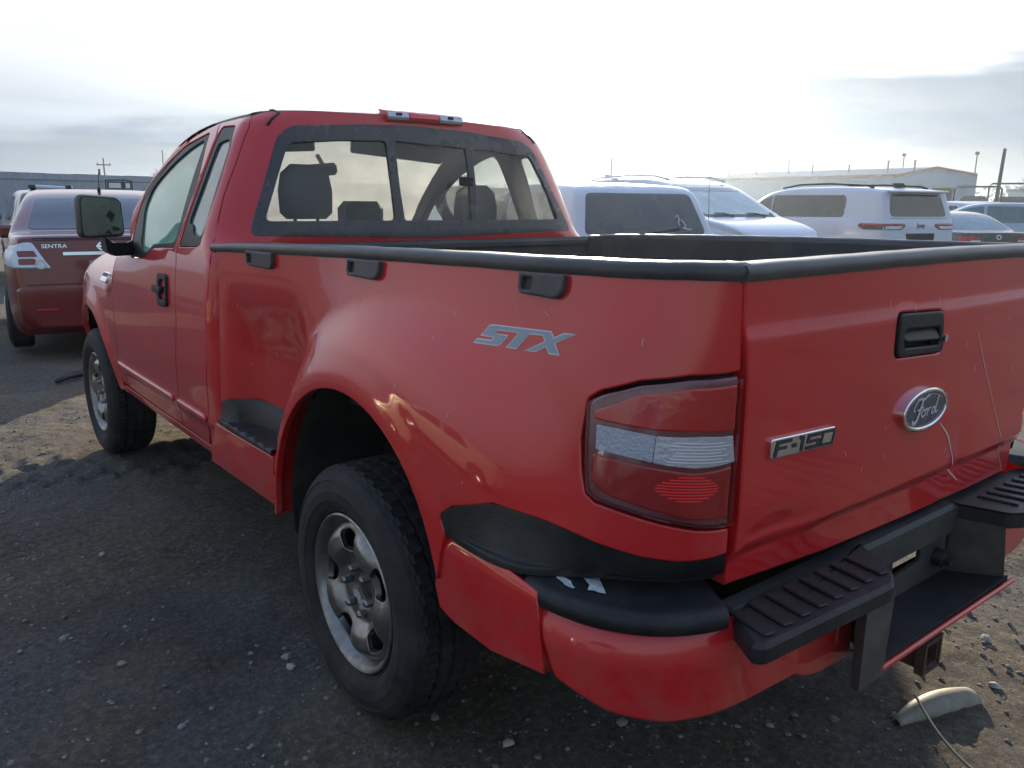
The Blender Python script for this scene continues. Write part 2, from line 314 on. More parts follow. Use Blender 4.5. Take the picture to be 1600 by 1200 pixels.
class MB:
    def __init__(s): s.V = []; s.F = []
    def add(s, V, F):
        k = len(s.V); s.V += [tuple(map(float, v)) for v in V]; s.F += [tuple(int(i)+k for i in f) for f in F]; return s
    def box(s, lo, hi, bev=.0, rot=None, about=None):
        x0, y0, z0 = lo; x1, y1, z1 = hi
        if bev <= 0:
            V = [(x0, y0, z0), (x1, y0, z0), (x1, y1, z0), (x0, y1, z0), (x0, y0, z1), (x1, y0, z1), (x1, y1, z1), (x0, y1, z1)]
            F = [(0, 3, 2, 1), (4, 5, 6, 7), (0, 1, 5, 4), (1, 2, 6, 5), (2, 3, 7, 6), (3, 0, 4, 7)]
        else:
            b = min(bev, .49*min(x1-x0, y1-y0, z1-z0)); V = []; rings = []
            for z, i in ((z0, b), (z0+b, 0), (z1-b, 0), (z1, b)):
                r = []
                for (x, y) in ((x0+i+(b if not i else 0), y0+i), (x1-i-(b if not i else 0), y0+i), (x1-i, y0+i+(b if not i else 0)), (x1-i, y1-i-(b if not i else 0)), (x1-i-(b if not i else 0), y1-i), (x0+i+(b if not i else 0), y1-i), (x0+i, y1-i-(b if not i else 0)), (x0+i, y0+i+(b if not i else 0))):
                    r.append(len(V)); V.append((x, y, z))
                rings.append(r)
            F = [tuple(rings[0][::-1]), tuple(rings[-1])]
            for a, c in zip(rings, rings[1:]):
                for i in range(8): F.append((a[i], a[(i+1) % 8], c[(i+1) % 8], c[i]))
        if rot is not None:
            c0 = Vector(about if about else ((x0+x1)/2, (y0+y1)/2, (z0+z1)/2)); V = [tuple(rot @ (Vector(v)-c0)+c0) for v in V]
        return s.add(V, F)
    def tube(s, path, r, n=8, cap=True):
        P = [Vector(p) for p in path]; rr = r if isinstance(r, (list, tuple)) else [r]*len(P); V = []; F = []
        up = Vector((0, 0, 1))
        for i, p in enumerate(P):
            t = (P[min(i+1, len(P)-1)]-P[max(i-1, 0)]).normalized()
            a = t.cross(up if abs(t.z) < .95 else Vector((1, 0, 0))).normalized(); b = t.cross(a)
            for k in range(n):
                w = 2*math.pi*k/n; V.append(p+rr[i]*(math.cos(w)*a+math.sin(w)*b))
        for i in range(len(P)-1):
            for k in range(n): F.append((i*n+k, i*n+(k+1) % n, (i+1)*n+(k+1) % n, (i+1)*n+k))
        if cap: F.append(tuple(range(n))[::-1]); F.append(tuple(range((len(P)-1)*n, len(P)*n)))
        return s.add(V, F)
    def prism(s, pts, z0, z1):
        """pts: plan polygon, counter-clockwise"""
        n = len(pts); V = [(x, y, z0) for x, y in pts]+[(x, y, z1) for x, y in pts]
        return s.add(V, [tuple(range(n))[::-1], tuple(range(n, 2*n))]+[(i, (i+1) % n, n+(i+1) % n, n+i) for i in range(n)])
    def build(s, name, m, parent=None, smooth=False, sharp=None):
        o = obj(name, s.V, s.F, m, parent, None, smooth)
        if smooth and sharp is not None:
            try: o.data.set_sharp_from_angle(angle=math.radians(sharp))
            except Exception: pass
        return o
def loft(name, rings, m, parent=None, closed=False, caps=False, smooth=True, sharp=40):
    n = len(rings[0]); V = [p for r in rings for p in r]; F = []
    for i in range(len(rings)-1):
        for k in range(n if closed else n-1): F.append((i*n+k, i*n+(k+1) % n, (i+1)*n+(k+1) % n, (i+1)*n+k))
    if caps: F.append(tuple(range(n))[::-1]); F.append(tuple(range((len(rings)-1)*n, len(rings)*n)))
    o = obj(name, V, F, m, parent, None, smooth)
    if smooth and sharp: o.data.set_sharp_from_angle(angle=math.radians(sharp))
    return o
def fillet(pts, r, n=4, keep=()):
    """round the corners of a closed outline"""
    P = [np.array(p, float) for p in pts]; out = []
    for i, p in enumerate(P):
        if i in keep: out.append(p); continue
        a, b = P[i-1]-p, P[(i+1) % len(P)]-p; la, lb = np.linalg.norm(a), np.linalg.norm(b)
        q = min(r, .45*la, .45*lb); A, B = p+a/la*q, p+b/lb*q
        for k in range(n+1):
            t = k/n; out.append((1-t)**2*A+2*t*(1-t)*p+t*t*B)
    return np.array(out)
def resample(P, step):
    out = []
    for i in range(len(P)):
        a, b = P[i], P[(i+1) % len(P)]; n = max(1, int(math.ceil(np.linalg.norm(b-a)/step)))
        for k in range(n): out.append(a+(b-a)*k/n)
    return np.array(out)
def area(P): return .5*np.sum(P[:, 0]*np.roll(P[:, 1], -1)-np.roll(P[:, 0], -1)*P[:, 1])
def inset(P, d):
    """move a counter-clockwise outline inwards by d"""
    e = np.roll(P, -1, 0)-P; L = np.linalg.norm(e, axis=1, keepdims=True); e = e/np.maximum(L, 1e-9); n = np.stack([-e[:, 1], e[:, 0]], 1)
    m = n+np.roll(n, 1, 0); l2 = np.sum(m*m, 1, keepdims=True); m = m*2/np.maximum(l2, .8)
    return P+m*d
def inside(Q, P):
    x, y = Q[:, 0], Q[:, 1]; r = np.zeros(len(Q), bool); j = len(P)-1
    for i in range(len(P)):
        xi, yi, xj, yj = P[i, 0], P[i, 1], P[j, 0], P[j, 1]
        if yi != yj: r ^= ((yi > y) != (yj > y)) & (x < (xj-xi)*(y-yi)/(yj-yi)+xi)
        j = i
    return r
def segdist(Q, P):
    d = np.full(len(Q), 1e9)
    for i in range(len(P)):
        a, b = P[i], P[(i+1) % len(P)]; e = b-a; t = np.clip(((Q-a) @ e)/max(e @ e, 1e-12), 0, 1)
        d = np.minimum(d, np.linalg.norm(Q-(a+t[:, None]*e), axis=1))
    return d
def panel(name, outline, S, m, parent=None, holes=(), step=.03, depth=.014, off=0., bev=.004, gap=.0025, center=(0, 1, .9), normal_step=.004):
    """a sheet with rolled edges and a turned-in flange, cut from the surface S(u, v) along an outline"""
    loops = []
    for k, P in enumerate([outline]+list(holes)):
        P = np.asarray(P, float)
        if (area(P) < 0) == (k == 0): P = P[::-1]       # outer loop counter-clockwise, holes clockwise
        if gap: P = inset(P, gap)
        loops.append(resample(P, step))
    outer = loops[0]; lo, hi = outer.min(0), outer.max(0)
    pts = []; edges = []; tags = []
    for P in loops:
        k = len(pts); n = len(P); pts += list(P); edges += [(k+i, k+(i+1) % n) for i in range(n)]; tags += [0]*n
    if bev:
        for P in loops:
            Q = inset(P, bev); k = len(pts); n = len(Q); pts += list(Q); tags += [1]*n
    gx = np.arange(lo[0]+step*.5, hi[0], step); gy = np.arange(lo[1]+step*.5, hi[1], step*.866)
    if len(gx) and len(gy):
        G = np.array([(x+(step*.5 if j % 2 else 0), y) for j, y in enumerate(gy) for x in gx])
        ok = inside(G, outer)
        for h in loops[1:]: ok &= ~inside(G, h)
        G = G[ok]
        for P in loops: G = G[segdist(G, P) > bev+step*.45] if len(G) else G
        pts += list(G); tags += [2]*len(G)
    pts = np.array(pts)
    r = delaunay_2d_cdt([Vector(p) for p in pts], edges, [], 0, 1e-7)
    vv = np.array([tuple(v) for v in r[0]]); orig = r[3]; T = np.array([f for f in r[2] if len(f) == 3])
    cen = vv[T].mean(1); ok = inside(cen, outer)
    for h in loops[1:]: ok &= ~inside(cen, h)
    T = T[ok]
    tg = np.array([min([tags[i] for i in oi], default=2) if oi else 2 for oi in orig]); oidx = [oi[0] if oi else -1 for oi in orig]
    def surf(q): return np.asarray(S(q[:, 0], q[:, 1]), float)
    X = surf(vv); h = normal_step
    du = surf(vv+[h, 0])-surf(vv-[h, 0]); dv = surf(vv+[0, h])-surf(vv-[0, h]); Nn = np.cross(du, dv); Nn /= np.maximum(np.linalg.norm(Nn, axis=1, keepdims=True), 1e-12)
    C = np.array(center, float); sg = np.sign(np.sum(Nn*(X-C), 1)); sgn = 1. if np.median(sg) >= 0 else -1.
    Nn *= sgn; X = X+Nn*off
    if sgn < 0: T = T[:, ::-1]
    back = {o: i for i, o in enumerate(oidx) if o >= 0}
    for i, oi in enumerate(orig):
        for o in oi: back[o] = i
    V = X.copy(); VN = Nn.copy(); F = [tuple(t) for t in T]
    k = 0; V = list(V); VN = list(VN)
    for P in loops:
        n = len(P); ring = [back.get(k+i, None) for i in range(n)]; k += n
        if None in ring: continue
        Q = inset(P, max(bev, 1e-3)); Xq = surf(Q)+Nn[ring]*off; outd = X[ring]-Xq; outd /= np.maximum(np.linalg.norm(outd, axis=1, keepdims=True), 1e-9)
        if bev:
            for i, ri in enumerate(ring):
                V[ri] = X[ri]-Nn[ri]*bev*.5; w = Nn[ri]*.6+outd[i]*.8; VN[ri] = w/np.linalg.norm(w)
        if depth > 0:
            a = len(V)
            for i, ri in enumerate(ring):
                V.append(V[ri]); VN.append(outd[i])
            b = len(V)
            for i, ri in enumerate(ring):
                V.append(X[ri]-Nn[ri]*depth); VN.append(outd[i])
            for i in range(n):
                j = (i+1) % n; f = (a+i, b+i, b+j, a+j)
                F.append(f if sgn > 0 else f[::-1])
    return obj(name, V, F, m, parent, VN)
def lathe(name, prof, n, m, parent=None, axis='x', smooth=True, sharp=35, rad=None, close=False):
    """prof: (along axis, radius); rad(i, k) scales a radius"""
    V = []; F = []; q = len(prof)
    for k in range(n):
        w = 2*math.pi*k/n; c, s = math.cos(w), math.sin(w)
        for i, (x, r) in enumerate(prof):
            if rad: r = r*rad(i, k)
            V.append((x, r*c, r*s) if axis == 'x' else ((r*c, x, r*s) if axis == 'y' else (r*c, r*s, x)))
    for k in range(n):
        for i in range(q-1): F.append((k*q+i, k*q+i+1, ((k+1) % n)*q+i+1, ((k+1) % n)*q+i))
    o = obj(name, V, F, m, parent, None, smooth)
    if smooth: o.data.set_sharp_from_angle(angle=math.radians(sharp))
    return o
def chaikin(P, n=2, closed=False):
    P = np.asarray(P, float)
    for _ in range(n):
        A, B = (P, np.roll(P, -1, 0)) if closed else (P[:-1], P[1:])
        Q = np.empty((2*len(A), P.shape[1])); Q[0::2] = .75*A+.25*B; Q[1::2] = .25*A+.75*B
        P = Q if closed else np.vstack([P[:1], Q, P[-1:]])
    return P
def text_mesh(body, size, extrude=.001, shear=0., spacing=1., bold=0.):
    cu = bpy.data.curves.new('lettering', 'FONT'); cu.body = body; cu.size = size; cu.extrude = extrude; cu.shear = shear; cu.space_character = spacing; cu.offset = bold
    cu.align_x = 'CENTER'; cu.align_y = 'CENTER'
    o = bpy.data.objects.new('lettering', cu); COL.objects.link(o)
    me = bpy.data.meshes.new_from_object(o.evaluated_get(bpy.context.evaluated_depsgraph_get()))
    V = np.array([tuple(v.co) for v in me.vertices]); F = [tuple(p.vertices) for p in me.polygons]
    bpy.data.objects.remove(o, do_unlink=True)
    return V, F
def stroke(path, w, n=1):
    """a flat pen stroke in 2D, w = width or list of widths"""
    P = chaikin(path, 2); ww = np.interp(np.linspace(0, 1, len(P)), np.linspace(0, 1, len(w)), w) if isinstance(w, (list, tuple)) else np.full(len(P), w)
    t = np.gradient(P, axis=0); t /= np.maximum(np.linalg.norm(t, axis=1, keepdims=True), 1e-9); nn = np.stack([-t[:, 1], t[:, 0]], 1)
    V = np.vstack([P+nn*ww[:, None]/2, P-nn*ww[:, None]/2]); k = len(P)
    return V, [(i, k+i, k+i+1, i+1) for i in range(k-1)]
# ------------------------------------------------------------------ the red pickup
def arr(k): return np.array(BK[k], float)
XC = .03          # the bed's centre line
def build_pickup():
    T = empty('pickup_truck')
    tag(T, 'red pickup truck with a step side bed and dusty tailgate, parked nearest on the dirt', 'pickup truck')
    S = cab_T
    # ---- doors, cut from the flank
    ab, bc = arr('seam_ab'), arr('seam_bc')
    front_edge = [(2.26, 1.222), (2.56, 1.205), (2.565, 1.05), (2.57, .94), (2.60, .80), (2.66, .655), (2.67, .52)]
    top = [(1.632, 1.790), (1.80, 1.757), (1.925, 1.708), (2.05, 1.652), (2.20, 1.570), (2.335, 1.470), (2.31, 1.36), (2.262, 1.25)]
    door_out = list(map(tuple, ab))[::-1][1:]          # bottom to top along the seam
    door = [(1.63, .512)]+door_out+top+front_edge
    fr, gl = fillet(arr('frame_front'), .03), fillet(arr('glass_front'), .05)
    d1 = panel('front_door', door, S, RED, T, [fr], .03)
    f1 = panel('window_frame', fr, S, RUB, d1, [gl], .03, off=-.004, gap=.001, bev=.003)
    g1 = panel('window_glass', gl, S, glass('fogged_side_glass', (.50, .78, .76), .84, (.40, 1.0, .95), 1.3, 3.0), d1, (), .06, depth=0, off=-.012, bev=0, gap=0)  # condensation fog, its teal tint imitating lens flare
    rr = [tuple(p) for p in bc][:-1]
    rdoor = [tuple(p) for p in ab][:-1]+[(1.625, .512), (1.275, .512)]+rr[::-1]
    fr2, gl2 = fillet(arr('frame_rear'), .02), fillet(arr('glass_rear'), .03)
    d2 = panel('rear_door', rdoor, S, RED, T, [fr2], .03)
    panel('window_frame', fr2, S, RUB, d2, [gl2], .03, off=-.004, gap=.001, bev=.003)
    panel('window_glass', gl2, S, glass('streaked_side_glass', (.5, .70, .82), .78, (.46, .82, 1.0), 1.4, 5.0), d2, (), .05, depth=0, off=-.012, bev=0, gap=0)
    # door handle: black cup and a vertical pull
    hd = fillet([(1.56, 1.045), (1.565, 1.185), (1.70, 1.185), (1.70, 1.04)], .03)
    h = panel('door_handle', hd, S, BLK, d1, [fillet([(1.585, 1.075), (1.585, 1.155), (1.665, 1.155), (1.665, 1.075)], .02)], .02, off=.012, depth=.02, bev=.006)
    panel('handle_cup', fillet([(1.58, 1.07), (1.58, 1.16), (1.67, 1.16), (1.67, 1.07)], .02), S, RUB, h, (), .03, off=-.012, depth=.0, bev=0)
    panel('handle_grip', fillet([(1.60, 1.098), (1.60, 1.132), (1.725, 1.132), (1.725, 1.098)], .012), S, BLK, h, (), .02, off=.026, depth=.02, bev=.006)
    # ---- front fender
    arch = [(3.2+.455*math.cos(t), .42+.47*math.sin(t)) for t in np.linspace(math.radians(168), math.radians(12), 22)]
    fen = [(2.685, .47)]+[(2.672, .52), (2.662, .655), (2.602, .80), (2.572, .94), (2.567, 1.05), (2.562, 1.19), (2.9, 1.19), (3.4, 1.185), (3.64, 1.175), (3.82, 1.10), (3.865, .90), (3.865, .72), (3.66, .60)]+arch[::-1]+[(2.745, .47)]
    fd = panel('front_fender', fen, S, RED, T, (), .035, depth=.03)
    bd = panel('fender_badge', fillet([(2.80, 1.045), (2.80, 1.10), (2.95, 1.10), (2.95, 1.045)], .012), S, CHR, fd, (), .02, off=.008, depth=.01, bev=.004, normal_step=.01)
    panel('badge_face', fillet([(2.81, 1.072), (2.81, 1.094), (2.94, 1.094), (2.94, 1.072)], .006), S, BLK, bd, (), .02, off=.0095, depth=.002, bev=.001)
    # rocker below the doors
    rk = panel('rocker_panel', [(1.20, .462), (1.20, .508), (2.68, .508), (2.68, .462)], S, RED, T, (), .05, depth=.05)
    # thin bright crease along the doors
    for k, (a, b) in enumerate(((1.63, 2.65), (1.20, 1.58))):
        panel('body_crease', [(a, .628), (b, .628), (b, .648), (a, .648)], S, RED, (d1, d2)[k], (), .05, depth=.012, off=.009, bev=.007, gap=0)
    # ---- mirror on the left door
    mr = MB(); c = Vector((-1.08, 2.10, 1.415))
    sec = []
    for y, s_ in ((2.06, .93), (2.085, 1.0), (2.15, .98), (2.20, .86), (2.225, .6)):
        P = fillet([(-.098*s_, -.100*s_), (.092*s_, -.092*s_), (.086*s_, .084*s_), (-.094*s_, .096*s_)], .03, 4); sec.append([(c.x+p[0], y, c.z+p[1]) for p in P])
    md = loft('side_mirror', sec, BLK, T, True, True)
    P = fillet([(-.086, -.086), (.081, -.079), (.076, .073), (-.083, .085)], .022, 4)
    obj('mirror_glass', [(c.x+p[0], 2.0585, c.z+p[1]) for p in P], [tuple(range(len(P)))], mat('mirror_backing', (.13, .15, .115), .25, var=(5, .3), dirt=((.16, .16, .13), .5, 12), spec=.6), md, None, False)
    for q in ([(.012, -.002), (.03, .028), (.052, .004), (.034, -.03), (.026, -.01)], [(.03, -.045), (.058, -.05), (.074, -.062), (.04, -.068)], [(.0, -.075), (.035, -.083), (.02, -.06)]):
        obj('mirror_shard', [(c.x+x, 2.0572, c.z+z) for x, z in q], [tuple(range(len(q)))], mat('broken_mirror_patch', (.012, .013, .012), .5), md, None, False)
    am = loft('mirror_arm', [[(x, y+dy, z+dz) for dy, dz in ((-.05, -.03), (.05, -.03), (.055, .02), (-.045, .03))] for x, y, z in ((-1.075, 2.13, 1.335), (-1.07, 2.13, 1.285), (-1.03, 2.16, 1.262), (-.955, 2.22, 1.26), (-.93, 2.24, 1.27))], BLK, md, True, True, sharp=30)
    mirror(md, T, 0., (), wide)
    for p in (d1, d2, fd, rk):
        t = mirror(p, T, 0., (), wide)
        for ch in t.children:
            if ch.name.startswith('window_glass'): ch.data.materials[0] = glass('hazy_side_glass', (.93, .97, .95), .22, (.95, 1.0, .97), .7, 3.0)
    # ---- back of the cab with its window opening
    outer = fillet([(-.74, 1.362), (0, 1.338), (.74, 1.362), (.735, 1.55), (.735, 1.735), (.70, 1.772), (.35, 1.795), (0, 1.803), (-.35, 1.795), (-.70, 1.772), (-.735, 1.735), (-.735, 1.55)], .035)
    def q_of(s, z):
        up = float(sst((z-1.24)/.14)); yf = 1.11+.11*up+.10*max(z-1.36, 0)
        return -(1+s-yf) if s >= yf else -(1-(yf-s)/.26*.4)
    seam = [(q_of(s, z), z) for s, z in bc[:-1]]
    seam_r = [(-a, b) for a, b in seam][::-1]
    topline = [(q, 1.846-.020*abs(q)**2.0) for q in np.linspace(.86, -.86, 15)]
    back = seam+[(-1.16, .47), (1.16, .47)]+seam_r+topline
    cb = panel('cab_back', back, cab_S, RED, T, [outer], .03, gap=.001)
    lp = fillet([(-.70, 1.408), (-.155, 1.408), (-.170, 1.555), (-.198, 1.740), (-.46, 1.731), (-.690, 1.711)], .03)
    cp = fillet([(-.118, 1.408), (.216, 1.408), (.250, 1.563), (.290, 1.728), (-.152, 1.742), (-.136, 1.555)], .012)
    rp = fillet([(.240, 1.408), (.690, 1.409), (.700, 1.557), (.700, 1.712), (.322, 1.727), (.28, 1.563)], .03)
    rw = panel('rear_window', outer, cab_S, mat('window_black_border', (.050, .045, .050), .25, dirt=((.2, .18, .17), .25, 5)), T, [lp, cp, rp], .03, off=.001, gap=-.004, bev=.004)
    gm = glass('misted_rear_glass', (.96, .985, .95), .06, (.98, 1.0, .95), 1.0, 4.0)
    for P in (lp, cp, rp): panel('window_pane', P, cab_S, gm, rw, (), .06, depth=0, off=-.010, bev=0, gap=0)
    for s in (-1, 1):
        panel('corner_trim', [(s*.765, 1.37), (s*1.06, 1.37), (s*1.05, 1.60), (s*1.02, 1.79), (s*.765, 1.79)], cab_S, DARK, T, (), .04, depth=0, off=-.017, bev=0, gap=0)
    MB().box((.135+.02, 1.02, 1.56), (.225, 1.045, 1.60), .006).build('window_latch', BLK, rw)
    # ---- roof, windshield, hood
    E_ = [(1.235, 1.825), (1.51, 1.815), (1.74, 1.79), (1.93, 1.745), (2.10, 1.675), (2.34, 1.54), (2.45, 1.465), (2.62, 1.315), (2.70, 1.225)]
    ez = pch([e[0] for e in E_], [e[1] for e in E_])
    def edge(y): return float(cab_half(y, ez(y))), float(ez(y))
    xs = np.linspace(-1, 1, 41)
    def roof_ring(y):
        x0, z0 = edge(y); zc = 1.878 if y < 1.75 else 1.878-.045*((y-1.75)/.23)**1.6
        return np.array([(float(wide(x0*t)), y, z0+(zc-z0)*(1-abs(t)**2.4)) for t in xs])
    r0 = np.array([cab_S(t, 1.846-.020*t*t) for t in xs]); r1 = roof_ring(1.36)
    def roof_P(k):
        h = (1-(1-k)**2.3); P = r0+(r1-r0)*k; P[:, 2] = r0[:, 2]+(r1[:, 2]-r0[:, 2])*h; return P
    rings = [roof_P(k) for k in (0, .04, .09, .16, .26, .40, .58, .78)]+[roof_ring(y) for y in np.linspace(1.36, 1.98, 10)]
    rf = loft('roof', rings, RED, T, sharp=None)
    for s in (-1, 1):
        i = 20+s*17; pth = [tuple(roof_P(k)[i]) for k in (.42, .30, .2, .1, .03)]
        for zz in (1.82, 1.795, 1.772): p = cab_S(s*.80, zz); pth.append((p[0], p[1]-.002, zz))
        MB().tube(pth, .006, 6).build('roof_seam_strip', RUB, rf, True)
    wy = list(np.linspace(1.98, 2.70, 14)); rings = []
    for y in wy:
        x0, z0 = edge(y); k = (y-1.98)/.72
        rings.append([(float(wide(x0*t*.965)), y+.20*k*(1-abs(t)**2.2)+.02, z0+(.090*(1-k)+.012)*(1-abs(t)**2.3)-.002) for t in xs])
    loft('windshield', rings, glass('fogged_windshield', (.88, .97, .86), .84, (1.0, 1.0, .93), .6, 2.0), T, sharp=None)
    for s in (-1, 1):
        pil = []
        for y in np.linspace(1.90, 2.72, 12):
            x0, z0 = edge(y); pil.append([(float(wide(s*xx)), yy, zz) for xx, yy, zz in ((x0-.045, y+.015, z0+.016), (x0-.008, y, z0+.006), (x0+.001, y-.01, z0-.018), (x0-.008, y-.035, z0-.055), (x0-.05, y-.03, z0-.05))])
        loft('windshield_pillar', pil, RED, T, True, True)
        inn_ = []
        for y in np.linspace(1.90, 2.72, 12):
            x0, z0 = edge(y); inn_.append([(float(wide(s*xx)), yy, zz) for xx, yy, zz in ((x0-.053, y+.010, z0+.010), (x0-.012, y-.038, z0-.060), (x0-.058, y-.036, z0-.060), (x0-.078, y-.005, z0-.02))])
        loft('pillar_lining', inn_, mat('pillar_trim', (.05, .045, .045), .6), T, True, True)
    hr = []
    for y in np.linspace(2.80, 3.87, 14):
        k = (y-2.80)/1.07; w = float(cab_half(y, 1.18))-.002
        hr.append([(w*t, y+(.06*(1-abs(t)**2))*(k > .6)*(k-.6)*2, 1.186+.055*(1-abs(t)**2.5)*(1-.3*k)-.10*k**3) for t in np.linspace(-1, 1, 21)])
    loft('hood', hr, RED, T, sharp=None)
    # nose: grille, lamps, bumper
    nb = MB().box((-.62, 3.82, .74), (.62, 3.93, 1.05), .03); nb.build('grille', BLK, T)
    for s in (-1, 1):
        MB().box((min(s*.46, s*.70), 3.78, .80), (max(s*.46, s*.70), 3.90, 1.03), .03).build('headlight', CHR, T)
    MB().box((-.64, 3.78, .40), (.64, 3.97, .70), .05).build('front_bumper', RED, T); MB().box((-.64, 3.78, .20), (.64, 3.92, .41), .03).build('underside_light_block', BLK, T)  # lower box is added to block sun passing under the nose
    # ---- cab interior
    ins = MB()
    ins.box((-.86, 1.08, .50), (.86, 1.12, 1.33)); ins.box((-.90, 1.10, .46), (.90, 2.65, .52)); ins.box((-.90, 1.15, .5), (-.86, 2.62, 1.20)); ins.box((.86, 1.15, .5), (.90, 2.62, 1.20))
    ins.build('cab_interior', DARK, T)
    hr = [[(float(wide(edge(y)[0]*t*.995)), y, edge(y)[1]+(1.845-edge(y)[1])*(1-abs(t)**2.4)-.014) for t in xs[::4]] for y in np.linspace(1.22, 2.04, 6)]
    loft('headliner', hr, HEADL, T)
    for s in (-1, 1):
        rl = [[(float(wide(s*(edge(y)[0]-d))), y, edge(y)[1]+h) for d, h in ((.016, -.014), (.016, -.075), (.055, -.070), (.080, -.014))] for y in np.linspace(1.20, 2.06, 8)]
        loft('roof_edge_light_stop', rl, DARK, T, True, True)  # added inside the roof edge to stop sun leaking past the door
        MB().box((min(s*.10, s*.66), 1.93, 1.715), (max(s*.10, s*.66), 1.95, 1.80), .008, Matrix.Rotation(math.radians(s*4), 3, 'Y')).build('sun_visor', HEADL, T)
    dash = MB().box((-.82, 2.25, .85), (.82, 2.78, 1.16), .05); dash.box((-.62, 2.16, 1.02), (-.20, 2.32, 1.19), .04); dash.build('dashboard', DARK, T)
    sw = MB(); n = 24; cw = Vector((-.40, 2.08, 1.10)); u = Vector((1, 0, 0)); v = Vector((0, .42, .90))
    sw.tube([cw+.185*(math.cos(t)*u+math.sin(t)*v) for t in np.linspace(0, 2*math.pi, n+1)], .016, 6, False); sw.box((cw.x-.17, cw.y-.02, cw.z-.03), (cw.x+.17, cw.y+.03, cw.z+.03), .01); sw.build('steering_wheel', DARK, T, True, 40)
    for cx, low in ((-.47, 0), (.40, .065)):
        sb = MB().box((cx-.25, 1.42, .62), (cx+.25, 1.98, .80), .06); st = sb.build('seat', SEAT, T)
        rings = []
        for z, w, y0, d in ((.72, .24, 1.34, .16), (1.0, .25, 1.33, .15), (1.25, .235, 1.27, .12), (1.36, .19, 1.24, .10), (1.40, .13, 1.235, .07)):
            P = fillet([(-w, 0), (w, 0), (w, d), (-w, d)], .05, 4); rings.append([(cx+p[0], y0+p[1], z) for p in P])
        loft('seat_backrest', rings, SEAT, st, True, True)
        rings = []
        for z, w, d in ((1.415, .085, .05), (1.44, .110, .085), (1.53, .112, .095), (1.60, .100, .08), (1.635, .06, .045)):
            P = fillet([(-w, -d/2), (w, -d/2), (w, d/2), (-w, d/2)], .04, 4); rings.append([(cx+p[0], 1.255+p[1], z-low) for p in P])
        hrst = loft('headrest', rings, SEAT, st, True, True)
        MB().tube([(cx-.05, 1.26, 1.36), (cx-.05, 1.255, 1.45)], .007, 6).build('headrest_post', CHR, st)
        MB().tube([(cx+.05, 1.26, 1.36), (cx+.05, 1.255, 1.45)], .007, 6).build('headrest_post', CHR, st)
    MB().box((-.30, 1.20, 1.30), (-.12, 1.34, 1.49), .03).build('centre_console', DARK, T)
    rm = MB().box((-.185, 1.985, 1.612), (.05, 2.02, 1.675), .015, Matrix.Rotation(math.radians(-6), 3, 'Y')); rm.tube([(-.03, 2.0, 1.67), (-.03, 2.06, 1.72)], .012, 6); rm.build('rear_view_mirror', DARK, T)
    for s in (-1, 1):       # inner pillars behind the doors
        ring = [[(float(wide(s*(float(cab_half(1.45, z))-d))), y, z) for d, y in ((.020, 1.415), (.020, 1.53), (.06, 1.53), (.06, 1.415))] for z in np.linspace(1.2, 1.80, 6)]
        loft('door_pillar', ring, DARK, T, True, True)
    # ---- high brake lamp on the roof's rear edge
    lampbase = MB()
    V = []; F = []
    ch = obj('brake_light_housing', *box_on_roof(-.1555, .2225, RED), RED, T, None, False)
    for a, b, m in ((-.155, -.055, 'clear_lens'), (-.050, .098, 'red_lens'), (.103, .222, 'clear_lens')):
        v, f = box_on_roof(a, b, None, .010, .006)
        obj('cargo_lens' if m == 'clear_lens' else 'brake_lens', v, f, CLEARL if m == 'clear_lens' else mat('brake_lens_red', (.75, .03, .04), .2, coat=.6), ch, None, False)
    for a, b in ((-.12, -.09), (.14, .17)):
        v, f = box_on_roof(a, b, None, .014, .022); obj('lamp_bulb', v, f, CHR, ch, None, False)
    # ---- roof aerial stub
    build_bed(T); build_rear(T); build_running_gear(T)
    return T
REDL = mat('red_lens', (.50, .010, .014), .16, coat=.8, bump=(60, .08), dirt=((.35, .12, .12), .14, 6))
CLEARL = mat('clear_lens', (.50, .54, .60), .18, .15, coat=.9, bump=(90, .25))
def box_on_roof(x0, x1, m, out=0., marg=0.):
    """a small prism seated on the rounded rear edge of the roof"""
    P = [(1.19, 1.874), (1.130, 1.866), (1.112, 1.859), (1.107, 1.832), (1.114, 1.822), (1.140, 1.824)]
    P = [(y-out*.6 if i in (1, 2, 3, 4) else y, z+(out*.2 if i < 3 else 0)+(-marg if i in (1, 2) else (marg if i in (3, 4) else 0))) for i, (y, z) in enumerate(P)]
    V = []
    for x in np.linspace(x0, x1, 4):
        dz = -.05*(abs(x-.03))**1.5*.5
        V += [(x, y, z+dz) for y, z in P]
    n = len(P); F = [(i*n+k, (i+1)*n+k, (i+1)*n+(k+1) % n, i*n+(k+1) % n) for i in range(3) for k in range(n)]+[tuple(range(n)), tuple(range(3*n, 4*n))[::-1]]
    return V, F

